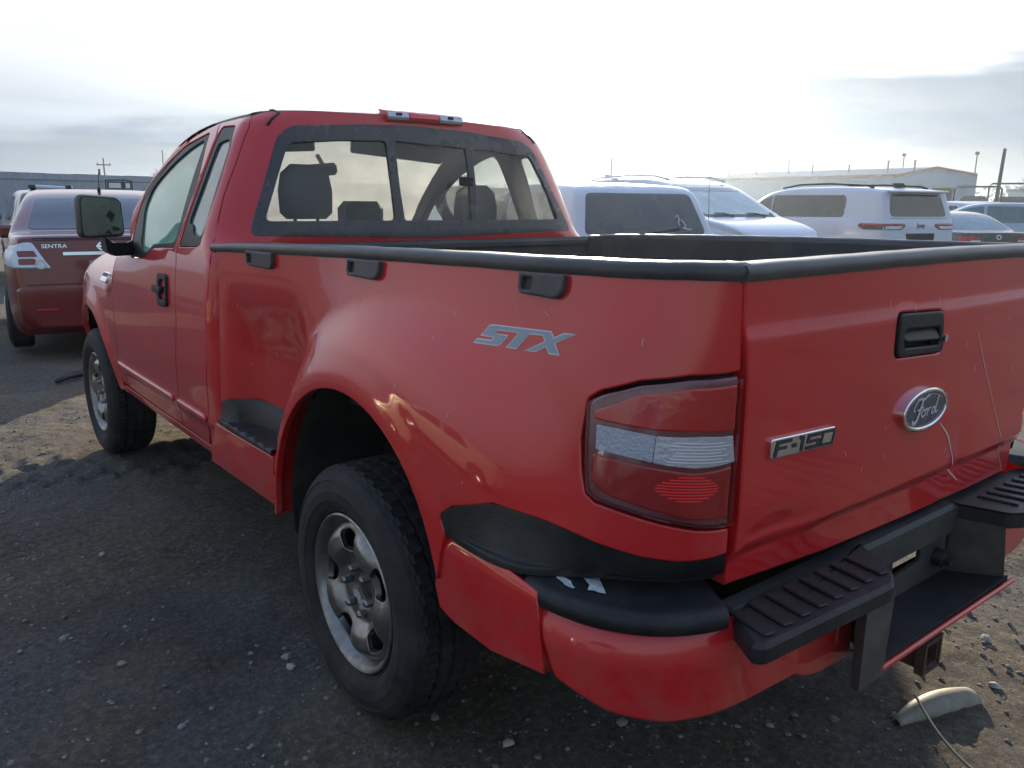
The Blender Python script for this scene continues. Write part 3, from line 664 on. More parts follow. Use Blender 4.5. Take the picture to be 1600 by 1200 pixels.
CAPM = mat('rail_cap_plastic', (.03, .031, .035), .36, var=(9, .2), bump=(200, .08), dirt=(DUST, .2, 6))
_zl = pch([1.0, .2, -.41, -.77, -.92, -1.04, -1.09], [1.313, 1.336, 1.347, 1.351, 1.354, 1.356, 1.357])
def build_bed(T):
    S = bed_S
    lamp = [tuple(p) for p in BK['lamp']]; low = [tuple(p) for p in BK['lamp_low']]
    E = BYC-BL
    lamp_out = fillet(lamp[:-1]+[(E+.004, 1.176), (E+.004, .872)]+low, .012, 3)
    # outline of the left flank, counter-clockwise from the front bottom of the wheel opening
    arch = []
    for t in np.linspace(math.radians(176), math.radians(-20), 30):
        y, z = .485*math.cos(t)-.03, .50+.485*math.sin(t)*1.0
        arch.append((-y-.06, z))
    arch = [(-.03+.485*math.cos(t), .50+.485*math.sin(t)) for t in np.linspace(0, math.pi, 30)]
    top = [(y, float(_zl(y))+.012) for y in np.linspace(1.0, -1.05, 16)]+[(E, 1.37)]
    up = [tuple(p) for p in BK['trim_up']]
    out = [(.455, .475), (.525, .475), (.52, .60), (.515, .70), (.56, .735), (.82, .755), (.90, .765), (.975, .76), (1.055, .73), (1.03, .95), (1.0, 1.15)]+top+[(E, 1.181)]+[(p[0]+.0, p[1]+.004) for p in lamp[::-1][0:]]+[(-.837, 1.03), (-.848, .966)]+[(p[0], p[1]-.004) for p in low[::-1][1:]]+[(E, .868), (E, .812)]+up[::-1]+[(-.53, .745), (-.505, .62)]
    out += [p for p in arch[::-1] if p[1] > .63 or p[0] > 0]
    fl = panel('bed_flank', out, S, RED, T, (), .02, depth=.02, gap=.002, center=(0, 0, .9))
    CH = mat('scratch_primer', (.62, .46, .44), .7)
    for k in range(34):
        y, z = rng.uniform(-1.0, .95), rng.uniform(.80, 1.30)
        if float(arch_d(y, z)[0]) < .03 or (y < -.80 and .85 < z < 1.2): continue
        a = rng.uniform(-2.6, -.5); l = rng.uniform(.004, .022); v, f = stroke([(y, z), (y+.5*l*math.cos(a)+.002, z+.5*l*math.sin(a)), (y+l*math.cos(a), z+l*math.sin(a))], .0015)
        P = S(v[:, 0], v[:, 1]); obj('paint_chip', P+[-.0012, 0, 0], f, CH, fl, None, False)
    # stake pocket covers under the rail
    PK = mat('faded_black_plastic', (.050, .046, .050), .5, dirt=(DUST, .2, 9))
    for key in ('pocket', 'pocket1', 'pocket2'):
        P = arr(key); a, b = P[:, 0].min(), P[:, 0].max(); z0, z1 = P[:, 1].min(), P[:, 1].max()
        pb = panel('pocket_cover', fillet([(a, z0+.012), (a+.02, z0-.004), (b-.01, z0), (b, z1+.004), (a, z1+.004)], .012), S, PK, fl, [fillet([(b-.045, z0+.014), (b-.018, z0+.014), (b-.018, z1-.012), (b-.045, z1-.012)], .006)], .02, off=.016, depth=.02, bev=.006)
        panel('pocket_socket', [(b-.05, z0+.008), (b-.014, z0+.008), (b-.014, z1-.006), (b-.05, z1-.006)], S, RUB, fl, (), .03, off=.004, depth=0, bev=0)
    # lettering on the flank: a bright edge and a grey face
    st = np.array(BK['stx']); st = st.copy()
    e = panel('flank_lettering', st, S, mat('lettering_edge', (.62, .62, .64), .4), fl, (), .03, off=.0012, depth=.002, bev=0, gap=0)
    panel('lettering_face', st, S, mat('lettering_face', (.27, .31, .37), .35), e, (), .03, off=.002, depth=.001, bev=0, gap=.0024)
    # rear lamp
    lm = panel('tail_lamp', lamp_out, S, mat('smoked_lamp_edge', (.15, .020, .026), .2, coat=.8, dirt=((.2, .15, .18), .4, 5)), T, (), .025, off=.002, depth=.03, gap=.003, bev=.008, center=(0, 0, .9))
    upper = fillet([(-.852, 1.090), (-.94, 1.134), (-1.06, 1.154), (-1.206, 1.160), (-1.208, 1.066), (-1.10, 1.068), (-.98, 1.066), (-.856, 1.071)], .01)
    lower = fillet([(-.862, 1.010), (-.98, 1.001), (-1.09, .993), (-1.208, 1.0), (-1.204, .893), (-1.10, .896), (-1.0, .912), (-.90, .930), (-.866, .950)], .01)
    panel('red_lens', upper, S, REDL, lm, (), .02, off=.006, depth=.004, bev=.004)
    panel('red_lens', lower, S, mat('dark_red_lens', (.34, .009, .012), .18, coat=.8, dirt=((.2, .12, .12), .15, 8)), lm, (), .02, off=.006, depth=.004, bev=.004)
    cl = arr('lamp_clear'); CB = mat('blue_grey_lens', (.40, .45, .54), .22, .1, coat=.7, bump=(160, .35))
    panel('clear_lens', fillet([cl[0], cl[1], (-.988, 1.058), (-.988, 1.007), cl[10], cl[11]], .003), S, CB, lm, (), .02, off=.006, depth=.004, bev=.0015, gap=0)
    panel('clear_lens', fillet([(-.989, 1.058), cl[3], cl[4], cl[5], cl[6], cl[7], cl[8], cl[9], (-.989, 1.007)], .003), S, CLEARL, lm, (), .02, off=.0055, depth=.004, bev=.0015, gap=0)
    for k in range(7):      # prismatic ribs inside the clear lens
        z = 1.0095+.0062*k; a0, a1 = -1.02-.006*((k*5) % 4), -1.195+.008*((k*3) % 5); panel('lens_rib', [(a0, z), (a1, z), (a1, z+.0024), (a0, z+.0024)], S, mat('bright_clear_lens', (.80, .82, .84), .15, .2, coat=.6), lm, (), .03, off=.0065, depth=.002, bev=.001, gap=0)
    for k in range(9):  # brighter ribs put a glowing spot into the red lens colour
        z = .934+.0058*k; w_ = math.sin(math.pi*(k+1)/10); panel('lens_rib', [(-1.075+.075*w_, z), (-1.10-.065*w_, z), (-1.10-.065*w_, z+.0034), (-1.075+.075*w_, z+.0034)], S, mat('painted_glow_red', (.95, .02, .02), .25, coat=.6), lm, (), .03, off=.0068, depth=.002, bev=.001, gap=0)
    panel('lens_cover', inset(lamp_out if area(lamp_out) > 0 else lamp_out[::-1], .006), S, glass('lamp_cover', (1.0, .97, .97), .0, (.5, .35, .35), .45, 9.0), lm, (), .03, off=.016, depth=.012, bev=.006, gap=0)
    # rocker under the step, painted
    rk = panel('bed_rocker', [(.53, .472), (.53, .655), (1.10, .648), (1.20, .462)], lambda y, z: np.stack([-(.958-.25*np.maximum(.52-z, 0)**1.0*.5), y, z], -1), RED, T, (), .04, depth=.08, center=(0, .8, .6))
    # black tread steps: a riser, a floor and a rounded lip
    def step(name, U, Lo, rise, m, nubs):
        n = 30; U = resample_open(U, n); Lo = resample_open(Lo, n); rings = []
        for i in range(n):
            u, l = Vector(U[i]), Vector(Lo[i]); d = (u-l); hz = Vector((d.x, d.y, 0)); fl0 = l+Vector((0, 0, rise)); k = .004*math.sin(i*nubs)
            rings.append([u+Vector((0, 0, .004)), u+.10*(fl0-u)-hz*.02, fl0+hz*.80+Vector((0, 0, .006)), fl0+hz*.62, fl0+hz*.18+Vector((0, 0, k)), fl0+hz*.04+Vector((0, 0, -.002+k)), l+Vector((0, 0, rise*.55)), l+Vector((0, 0, -.006))])
        o = loft(name, rings, m, T, sharp=50)
        return o
    ys = np.linspace(1.045, .535, 8)
    U = [tuple(bed_S(y, zz)) for y, zz in zip(ys, (.735, .762, .768, .768, .766, .76, .752, .745))]
    Lo = [(-.962, y, .664) for y in ys]
    stp = step('step_tread', U, Lo, .012, BLK, 1.4)
    # ledge behind the wheel
    ua = arr('trim_up'); U = [tuple(p) for p in bed_S(ua[:, 0], ua[:, 1])]
    U = U+[tuple(bed_S(-1.215, .812))]
    Lo = [(-.970, -.520, .742), (-.972, -.60, .737), (-.968, -.70, .735), (-.950, -.78, .735), (-.900, -.845, .744), (-.845, -.915, .750), (-.785, -.985, .752), (-.715, -1.035, .752), (-.660, -1.052, .752)]
    led = step('rear_ledge_trim', U, Lo, .012, BLK, .0)
    # painted panel between wheel opening and bumper
    def SP(y, z): return np.stack([-(.974-.30*np.maximum(.52-z, 0)-.9*np.maximum(z-.70, 0)**1.2-.06*np.maximum(-.72-y, 0)), y, z], -1)
    lowp = panel('lower_flank', [(-.478, .60), (-.505, .70), (-.53, .744), (-.70, .740), (-.842, .722), (-.866, .60), (-.873, .548), (-.70, .525), (-.56, .53), (-.50, .545)], SP, RED, T, (), .03, depth=.03, center=(0, -.7, .6))
    for o in (fl, lm, rk, stp, led, lowp): mirror(o, T, XC)
    # ---- black cap on the rails and the tailgate-side corners
    prof = [(.006, -.006), (.009, .002), (.010, .014), (.004, .023), (-.008, .027), (-.050, .027), (-.058, .020), (-.060, -.03)]
    ys = list(np.linspace(1.03, BYC, 34))+list(np.linspace(BYC-.04, BYC-BL, 12)); rings = []
    for s in ys:
        p = bed_S(s, 1.352); h = 1e-3; t = bed_S(s-h, 1.352)-bed_S(s+h, 1.352); t /= np.linalg.norm(t); nn = np.array([t[1], -t[0], 0]); nn *= -1 if nn[0] > 0 and s > BYC else 1
        if s <= BYC:
            c = np.array([-.4, -.6, 0]); nn = nn if np.dot(nn, p*[1, 1, 0]-c) > 0 else -nn
        z0 = float(_zl(p[1])); wob = .0005*math.sin(s*23)+.0004*math.sin(s*61)
        taper = .78+.22*float(sst((1.03-s)/.25))
        rings.append([tuple(p*[1, 1, 0]+nn*a+np.array([0, 0, z0+b*(taper if b > 0 else 1)+wob])) for a, b in prof])
    cap = loft('rail_cap', rings, CAPM, T, caps=True, sharp=50); mirror(cap, T, XC)
    # ---- inside of the bed
    inn = MB(); yb = -1.02
    L = [(-.86+.0, .99), (-.76, -.4), (-.70, -.9), (-.66, yb)]
    for s in (-1, 1):
        q = [(XC+s*(-x if s > 0 else -x)*1.0, y) for x, y in L]
        q = [(XC-s*(x-0)*-1 if False else XC+s*abs(x), y) for x, y in L]
        for (a, b) in zip(q, q[1:]):
            V = [(a[0], a[1], .86), (b[0], b[1], .86), (b[0], b[1], float(_zl(b[1]))+.01), (a[0], a[1], float(_zl(a[1]))+.01)]
            inn.add(V, [(0, 1, 2, 3)])
    inn.add([(-.86, .99, .86), (.92, .99, .86), (.92, .99, 1.33), (-.86, .99, 1.33)], [(0, 1, 2, 3)])
    inn.add([(-.86, 1.0, .86), (.92, 1.0, .86), (.72, yb, .86), (-.66, yb, .86)], [(0, 1, 2, 3)])
    bi = inn.build('bed_interior', BEDM, T)
    MB().box((-.90, 0.975, 1.285), (.96, 1.012, 1.326), .012).build('bed_front_rail', BEDM, T)
    for k in range(9):
        x = -.58+.15*k; MB().box((x, -1.0, .861), (x+.06, .97, .874), .004).build('floor_rib', BEDM, bi)
def resample_open(P, n):
    P = np.array([tuple(p) for p in P], float); d = np.r_[0, np.cumsum(np.linalg.norm(np.diff(P, axis=0), axis=1))]; t = np.linspace(0, d[-1], n)
    Q = np.stack([np.interp(t, d, P[:, i]) for i in range(3)], 1)
    for _ in range(2): Q[1:-1] = .25*Q[:-2]+.5*Q[1:-1]+.25*Q[2:]
    return Q

TGL, TGR = -.668, .728
def tg_y(x, z):
    """rear face of the tailgate, with its crease and a dent at the lower left"""
    x = np.asarray(x, float); z = np.asarray(z, float)
    y = -1.10-.006*sst((1.27-z)/.03)+.018*sst((.815+.0*x-z)/.02)+.03*np.maximum(.79-z, 0)+.010*((x-XC)/.7)**2
    y = y+.012*np.exp(-((x+.52)/.10)**2-((z-.835)/.030)**2)-.006*np.exp(-((x+.44)/.08)**2-((z-.80)/.02)**2)+.006*np.exp(-((x-.29)/.05)**2-((z-.80)/.10)**2)
    return y
def tg_S(x, z): return np.stack([x, tg_y(x, z), z*np.ones_like(np.asarray(x, float))], -1)
def flat(V2, F, S, off, name, m, parent, thick=.0015):
    """flat 2D faces laid on a surface and given an edge"""
    V2 = np.asarray(V2, float)[:, :2]; h = 2e-3
    P = S(V2[:, 0], V2[:, 1]); du = S(V2[:, 0]+h, V2[:, 1])-P; dv = S(V2[:, 0], V2[:, 1]+h)-P; n = np.cross(du, dv); n /= np.linalg.norm(n, axis=1, keepdims=True)
    return P, n
def build_rear(T):
    # ---- tailgate
    hx = arr('t_handle'); cx, cz = .0, 1.195
    hp = fillet([(-.125, 1.150), (.108, 1.140), (.085, 1.242), (-.128, 1.250)], .02)
    out = [(TGL, .735), (-.30, .716), (.10, .708), (.45, .703), (TGR, .700), (TGR+.005, 1.0), (TGR-.0, 1.366), (-.30, 1.366), (TGL-.02, 1.362), (TGL-.016, 1.27), (TGL, 1.17), (TGL+.004, .86)]
    tg = panel('tailgate', out, tg_S, RED, T, [hp], .022, depth=.035, gap=.003, bev=.006)
    MB().box((TGL+.01, -1.07, .73), (TGR-.01, -1.03, 1.36), .01).build('tailgate_inner', BEDM, tg)
    # cap along the tailgate's top edge
    prof = [(-.006, -.004), (-.010, .004), (-.010, .016), (-.004, .025), (.008, .028), (.050, .028), (.060, .020), (.060, -.02)]
    rings = []
    for x in np.linspace(TGL-.022, TGR, 30):
        rings.append([(x, float(tg_y(x, 1.35))+a, 1.357+.004*math.sin(x*3+1)+b+.0004*math.sin(x*31)) for a, b in prof])
    loft('tailgate_cap', rings, CAPM, tg, caps=True, sharp=50)
    hd = panel('tailgate_handle', hp, tg_S, BLK, tg, [fillet([(-.095, 1.168), (.082, 1.160), (.074, 1.205), (-.098, 1.212)], .012)], .02, off=.006, depth=.02, bev=.006, gap=0)
    panel('handle_recess', hp, lambda x, z: tg_S(x, z)+np.stack([0*x, .03+0*x, 0*x], -1), RUB, hd, (), .03, depth=0, bev=0, gap=0)
    panel('handle_flap', fillet([(-.09, 1.184), (.07, 1.177), (.073, 1.206), (-.094, 1.212)], .01), lambda x, z: tg_S(x, z)+np.stack([0*x, .012-.02*(1.21-z)/.03, 0*x], -1), BLK, hd, (), .02, depth=.01, bev=.003, gap=0)
    lk = MB().tube([(.096, -1.10, 1.176), (.096, -1.119, 1.176)], .009, 12); lk.build('lock_cylinder', CHR, hd, True, 40)
    # oval badge: chrome rim, dark blue face, script
    bx, bz, a, b = .033, 1.006, .112, .053
    def oval(k): return [(bx+a*k*math.cos(t), bz+b*k*math.sin(t)) for t in np.linspace(0, 2*math.pi, 48, endpoint=False)]
    k2 = (a-.016)/a
    def oval2(d): return [(bx+(a-d)*math.cos(t), bz+(b-d)*math.sin(t)) for t in np.linspace(0, 2*math.pi, 48, endpoint=False)]
    bg = panel('oval_badge', oval2(0), tg_S, CHR, tg, [oval2(.011)], .02, off=.016, depth=.016, bev=.0045, gap=0)
    panel('badge_face', oval2(.010), tg_S, mat('badge_blue', (.022, .04, .085), .25, coat=.6, dirt=((.3, .3, .3), .3, 20)), bg, (), .02, off=.012, depth=.0, bev=0, gap=0)
    thin = panel('badge_ring', oval2(.0145), tg_S, CHR, bg, [oval2(.0162)], .02, off=.0126, depth=0, bev=0, gap=0)
    W = mat('badge_script', (.62, .63, .65), .3, .3)
    strokes = [  # script capital and lower case, drawn with a pen
        ([(-.062, .014), (-.050, .030), (-.034, .032), (-.018, .028), (-.006, .034), (.008, .037)], [.004, .007, .006]),
        ([(-.022, .030), (-.030, .012), (-.038, -.010), (-.050, -.026), (-.064, -.028), (-.066, -.018)], [.007, .010, .010, .006]),
        ([(-.046, .004), (-.034, .005), (-.018, .009)], .005),
        ([(-.062, .014), (-.066, .006), (-.056, .004)], .004),
        ([(-.018, -.016), (-.026, -.012), (-.024, -.002), (-.014, .003), (-.007, -.004), (-.010, -.014), (-.018, -.016)], .0055),
        ([(-.008, .002), (.002, .000), (.006, .004), (.002, -.012), (.001, -.016)], .0055),
        ([(.004, -.006), (.012, .003), (.019, .003)], .005),
        ([(.040, -.001), (.031, .003), (.023, -.004), (.025, -.014), (.034, -.013), (.041, -.002)], .0055),
        ([(.054, .030), (.046, .010), (.040, -.008), (.046, -.015), (.054, -.010)], [.006, .007, .006, .004])]
    V = []; F = []
    for path, w in strokes:
        v, f = stroke(np.array(path)*[1.05, 1.0], w); k = len(V); V += [(bx+p[0]*1.0+.004, bz+p[1]*.98) for p in v]; F += [tuple(i+k for i in q) for q in f]
    V = np.array(V); P = tg_S(V[:, 0], V[:, 1])+[0, -.0135, 0]; obj('badge_script', P, [f for f in F], W, bg, None, False)
    # model badge: chrome bar with sunk dark figures
    c4 = arr('t_badge')[:, [0, 2]]; x0, x1 = -.588, -.362
    def bar(d): return fillet([(x0+d, .9955+d), (x1-d, .988+d), (x1-d, 1.0285-d), (x0+d, 1.036-d)], .006)
    mb_ = panel('model_badge', bar(0), tg_S, CHR, tg, (), .02, off=.009, depth=.01, bev=.003, gap=0)
    def glyph(polys, ox, w):
        V = []; F = []
        for p in polys:
            k = len(V); V += [(ox+u*w, .9985+.0325*v) for u, v in p]; F.append(tuple(range(k, k+len(p))))
        return V, F
    t = .2
    sh = lambda P: [(u+.18*(v-.5), v) for u, v in P]
    rect = lambda u0, v0, u1, v1: sh([(u0, v0), (u1, v0), (u1, v1), (u0, v1)])
    chars = [([rect(0, 0, .2, 1), rect(.2, .78, 1, 1), rect(.2, .40, .75, .60)], .052), ([rect(0, .38, .8, .62)], .020), ([rect(.3, 0, .75, 1), rect(0, .78, .3, 1)], .022),
             ([rect(0, .78, 1, 1), rect(0, .40, .2, .78), rect(.2, .40, 1, .60), rect(.8, .22, 1, .40), rect(0, 0, 1, .22)], .048), ([rect(0, 0, .13, 1), rect(.87, 0, 1, 1), rect(.13, .84, .87, 1), rect(.13, 0, .87, .16)], .050)]
    ox = x0+.012; V = []; F = []
    for polys, w in chars:
        v, f = glyph(polys, ox, w); k = len(V); V += v; F += [tuple(i+k for i in q) for q in f]; ox += w+.0045
    V = np.array(V); P = tg_S(V[:, 0], V[:, 1]-.0325*(V[:, 0]-x0)*1.0)+[0, -.0102, 0]; obj('badge_figures', P, F, mat('badge_dark', (.03, .035, .045), .4), mb_, None, False)
    # long scratches down to bare primer
    SCR = mat('scratch_primer', (.62, .46, .44), .7)
    for key, w in (('t_scr1', .0065), ('t_scr2', .0032)):
        P2 = arr(key)[:, [0, 2]]; P2 = P2+rng.normal(0, .003, P2.shape) if key == 't_scr1' else P2
        v, f = stroke(P2, [w*.4, w, w*.6, w, w*.3]); obj('paint_scratch', tg_S(v[:, 0], v[:, 1])+[0, -.0012, 0], f, SCR, tg, None, False)
    for k in range(16):
        x, z = rng.uniform(-.5, .6), rng.uniform(.78, 1.3); a = rng.uniform(-1.9, -1.1); l = rng.uniform(.006, .02)
        v, f = stroke([(x, z), (x+.5*l*math.cos(a)+.001, z+.5*l*math.sin(a)), (x+l*math.cos(a), z+l*math.sin(a))], .0016); obj('paint_chip', tg_S(v[:, 0], v[:, 1])+[0, -.0012, 0], f, SCR, tg, None, False)
    # ---- bumper
    B = empty('rear_bumper'); B.parent = T
    skin = [(-.815, .705), (-.845, .62), (-.872, .555), (-.99, .518), (-1.11, .505), (-1.28, .512), (-1.44, .508), (-1.49, .482), (-1.54, .472), (-1.65, .468), (-1.662, .475), (-1.662, .655), (-1.36, .690), (-1.26, .700), (-1.10, .700), (-.95, .702)]
    sk = panel('bumper_skin', fillet(skin, .012, 3), bump_S, RED, B, (), .03, depth=.05, bev=.008, center=(0, -.6, .6))
    mirror(sk, B, .12)
    # corner pad: black top with a rounded lip
    rings = []
    for s in np.linspace(-.792, -1.235, 26):
        o = bump_S(s, .675)+[0, 0, .027]; c = np.array([-.45, -.60, 0]); d = o*[1, 1, 0]-c; d /= np.linalg.norm(d); ridge = 0
        rings.append([tuple(o+d*.002+[0, 0, -.016]), tuple(o+d*.008+[0, 0, -.012]), tuple(o+d*.010+[0, 0, .004]), tuple(o+d*.006+[0, 0, .018]), tuple(o-d*.004+[0, 0, .025]), tuple(o-d*.02+[0, 0, .028]), tuple(o-d*.10+[0, 0, .031]), tuple(o-d*.15+[0, 0, .040]), tuple(o-d*.18+[0, 0, .040])])
    cpad = loft('corner_pad', rings, BLK, B, caps=True, sharp=70); mirror(cpad, B, .05)
    # torn sticker scraps left on the pad
    for pts in ([(-.905, -.835), (-.893, -.838), (-.893, -.862), (-.904, -.892), (-.913, -.895), (-.912, -.868)], [(-.862, -.868), (-.854, -.884), (-.838, -.892), (-.874, -.950), (-.882, -.930), (-.893, -.917), (-.876, -.905)]):
        P = fillet(pts, .002, 2); obj('sticker_scrap', [(x+rng.normal(0, .0012), y+rng.normal(0, .0012), .7345) for x, y in P], [tuple(range(len(P)))], mat('torn_sticker', (.55, .60, .60), .6, var=(60, .3)), B, None, False)
    # step pads on the back
    def pad(pts, z, name='step_pad', th=.048):
        P = fillet(pts, .012, 3); n = len(P); Q = inset(P, .008)
        V = [(x, y, z-th) for x, y in P]+[(x, y, z-.010) for x, y in P]+[(x, y, z) for x, y in Q]
        F = [tuple(range(n))[::-1], tuple(range(2*n, 3*n))]+[(i, (i+1) % n, n+(i+1) % n, n+i) for i in range(n)]+[(n+i, n+(i+1) % n, 2*n+(i+1) % n, 2*n+i) for i in range(n)]
        return obj(name, V, F, BLK, B, None, False)
    left = [(-.700, -1.125), (-.752, -1.210), (-.735, -1.226), (-.300, -1.246), (-.240, -1.212), (-.150, -1.085), (-.60, -1.092)]
    pad(left, .700, th=.040)
    for k in range(8):
        x = -.705+.060*k; MB().box((x, -1.212, .699), (x+.026, -1.112, .7065), .003, Matrix.Rotation(math.radians(-10), 3, 'Z')).build('tread_rib', BLK, B)
    MB().box((-.66, -1.102, .60), (.72, -1.045, .690), .01).build('bumper_beam', mat('dusty_black_metal', (.022, .025, .026), .6, dirt=(DUST, .22, 6)), B)
    right = [(.335, -1.082), (.79, -1.082), (.83, -1.12), (.85, -1.205), (.83, -1.222), (.42, -1.243), (.372, -1.215)]
    pad(right, .692)
    for k in range(7):
        x = .43+.058*k; MB().box((x, -1.212, .691), (x+.026, -1.112, .6985), .003, Matrix.Rotation(math.radians(10), 3, 'Z')).build('tread_rib', BLK, B)
    # the sunk middle: side plates, back wall with its openings, floor and painted lip
    GR = mat('bumper_bracket', (.050, .048, .045), .6, dirt=(DUST, .35, 7), bump=(60, .15))
    MB().add([(-.262, -1.20, .66), (-.165, -1.095, .66), (-.165, -1.076, .465), (-.268, -1.20, .458)], [(0, 1, 2, 3)]).build('side_plate', GR, B)
    MB().add([(-.388, -1.236, .662), (-.262, -1.232, .668), (-.270, -1.228, .462), (-.372, -1.228, .458), (-.375, -1.205, .662), (-.258, -1.205, .668), (-.266, -1.205, .462), (-.364, -1.205, .458)], [(0, 3, 2, 1), (4, 5, 6, 7), (0, 4, 7, 3), (1, 2, 6, 5), (2, 3, 7, 6), (0, 1, 5, 4)]).build('bumper_bracket', GR, B)
    MB().add([(.372, -1.215, .648), (.335, -1.095, .648), (.36, -1.075, .47), (.46, -1.20, .455)], [(0, 1, 2, 3)]).build('side_plate', GR, B)
    bw = [(-.17, .455), (.37, .455), (.345, .672), (-.15, .672)]
    hole = fillet([(.055, .535), (.055, .60), (.205, .60), (.205, .545)], .01)
    hole2 = [(.285+.016*math.cos(t), .60+.018*math.sin(t)) for t in np.linspace(0, 2*math.pi, 14, endpoint=False)]
    panel('back_plate', bw, lambda x, z: np.stack([x, -1.075+0*x, z], -1), mat('black_bumper_plate', (.03, .03, .032), .55, dirt=(DUST, .25, 7)), B, [hole, hole2], .03, depth=.012, bev=.002, gap=0, center=(0, 0, .55))
    boss = MB().tube([(.30, -1.075, .535), (.30, -1.10, .532), (.30, -1.104, .531)], [.026, .024, .014], 14); boss.tube([(.30, -1.104, .531), (.30, -1.118, .530)], .011, 8); boss.build('lamp_socket', BLK, B, True, 40)
    MB().prism([(-.268, -1.21), (.47, -1.205), (.37, -1.075), (-.15, -1.075)], .452, .476).build('bumper_floor', BLK, B)
    MB().box((-.268, -1.219, .453), (.49, -1.207, .468), .004).build('painted_lip', RED, B)
    # receiver tube below
    rc = MB(); o, i_ = .036, .027; cxh, czh = .085, .362; y0, y1 = -1.185, -.55
    for lo, hi in (((-o, -o), (-i_, o)), ((i_, -o), (o, o)), ((-i_, -o), (i_, -i_)), ((-i_, i_), (i_, o))):
        rc.box((cxh+lo[0], y0, czh+lo[1]), (cxh+hi[0], y1, czh+hi[1]))
    for lo, hi in (((-.046, -.046), (-o, .046)), ((o, -.046), (.046, .046)), ((-o, -.046), (o, -o)), ((-o, o), (o, .046))):
        rc.box((cxh+lo[0], y0-.004, czh+lo[1]), (cxh+hi[0], y0+.02, czh+hi[1]))
    rc.build('hitch_receiver', RUST, T)
    MB().tube([(-.55, -.98, .43), (.70, -.98, .43)], .03, 10).build('hitch_crossbar', RUST, T, True, 40)
    ho = MB().tube([(-.18, -1.06, .46), (-.26, -1.05, .445), (-.34, -1.03, .44), (-.40, -1.0, .44)], .013, 8)
    for k in range(9): ho.tube([(-.18-.024*k, -1.062+.006*k, .458-.003*k), (-.19-.024*k, -1.06+.006*k, .456-.003*k)], .018, 8)
    ho.build('trailer_cable', RUB, T, True, 40)

def build_wheel():
    """a steel wheel with its axle on x; the outer face looks to -x. Its origin is the hub"""
    W = empty('wheel')
    R_, w = .378, .127
    prof = [(-.085, .232), (-.104, .240), (-.112, .247), (-.1105, .2495), (-.114, .252), (-.118, .258), (-.1245, .275), (-.1275, .2765), (-.1285, .285), (-.1295, .305), (-.1285, .3065), (-.126, .322), (-.1215, .334), (-.1235, .3355), (-.119, .345), (-.112, .352), (-.107, .360), (-.100, .3635), (-.092, .3700), (-.088, .3735), (-.080, .375)]
    tread = []
    xs_ = [(-.080, 1), (-.050, 1), (-.048, 0), (-.040, 0), (-.038, 1), (-.006, 1), (-.004, 0), (.004, 0), (.006, 1), (.038, 1), (.040, 0), (.048, 0), (.050, 1), (.080, 1)]
    for x, up in xs_: tread.append((x, (.3775 if up else .3685)-.25*x*x))
    full = prof[:-1]+tread+[(-x, r) for x, r in prof[:-1][::-1]]
    a, b = len(prof)-3, len(prof)-1+len(tread)+2
    def rad(i, k):
        if i < a or i > b: return 1.
        return 1.-(.022 if (k+((i*3) % 7)//2) % 4 == 0 else 0.)*(1. if len(prof)-1 <= i < len(prof)-1+len(tread) else .75)
    lathe('tyre', full, 176, TYRE, W, 'x', True, 28, rad)
    # bead ring and raised ring on the sidewall are in the profile; the rim is a dished disc with five openings
    lip = [(-.078, .2065), (-.086, .211), (-.096, .216), (-.104, .220), (-.110, .226), (-.113, .232), (-.110, .2365), (-.100, .238), (-.085, .2345)]
    rim = lathe('rim', lip+[(.08, .215), (.09, .232)], 64, STEEL, W, 'x', True, 40)
    hr = pch([0, .03, .052, .060, .075, .098, .112, .135, .165, .190, .206], [-.060, -.060, -.058, -.072, -.076, -.078, -.090, -.103, -.104, -.094, -.080])
    def SW(y, z):
        r = np.hypot(y, z); th = np.arctan2(z, y); x = hr(r)
        g = np.cos(5*(th-math.radians(90+36)))           # +1 in mid spoke
        bulge = -.008*sst((r-.085)/.03)*sst((.200-r)/.03)*np.clip(g, 0, 1)**.8+.010*sst((r-.10)/.03)*sst((.205-r)/.03)*np.clip(-g, 0, 1)
        return np.stack([x+bulge, y, z], -1)
    holes = []
    for k in range(5):
        t0 = math.radians(90+72*k); P = []
        for rr, dt in ((.122, -13), (.122, 13), (.184, 16), (.189, 0), (.184, -16)):
            P.append((rr*math.cos(t0+math.radians(dt)), rr*math.sin(t0+math.radians(dt))))
        holes.append(fillet(P, .014, 4))
    cb = [(.037*math.cos(t), .037*math.sin(t)) for t in np.linspace(0, 2*math.pi, 24, endpoint=False)]
    out = [(.2065*math.cos(t), .2065*math.sin(t)) for t in np.linspace(0, 2*math.pi, 72, endpoint=False)]
    panel('wheel_disc', out, SW, STEEL, rim, holes+[cb], .010, depth=.018, bev=.0025, gap=0, center=(.6, 0, 0))
    lathe('centre_bore', [(-.050, .040), (-.03, .038), (-.028, .030), (-.045, .026), (-.047, .0)], 20, RUST, rim, 'x')
    for k in range(6):
        t = math.radians(60*k+20); c = Vector((-.076, .0675*math.cos(t), .0675*math.sin(t)))
        MB().tube([c, c+Vector((-.020, 0, 0)), c+Vector((-.027, 0, 0))], [.0125, .0125, .008], 6).build('lug_nut', STEEL, rim)
    lathe('brake_drum', [(-.01, .0), (-.01, .17), (.06, .175)], 28, RUST, W, 'x')
    return W
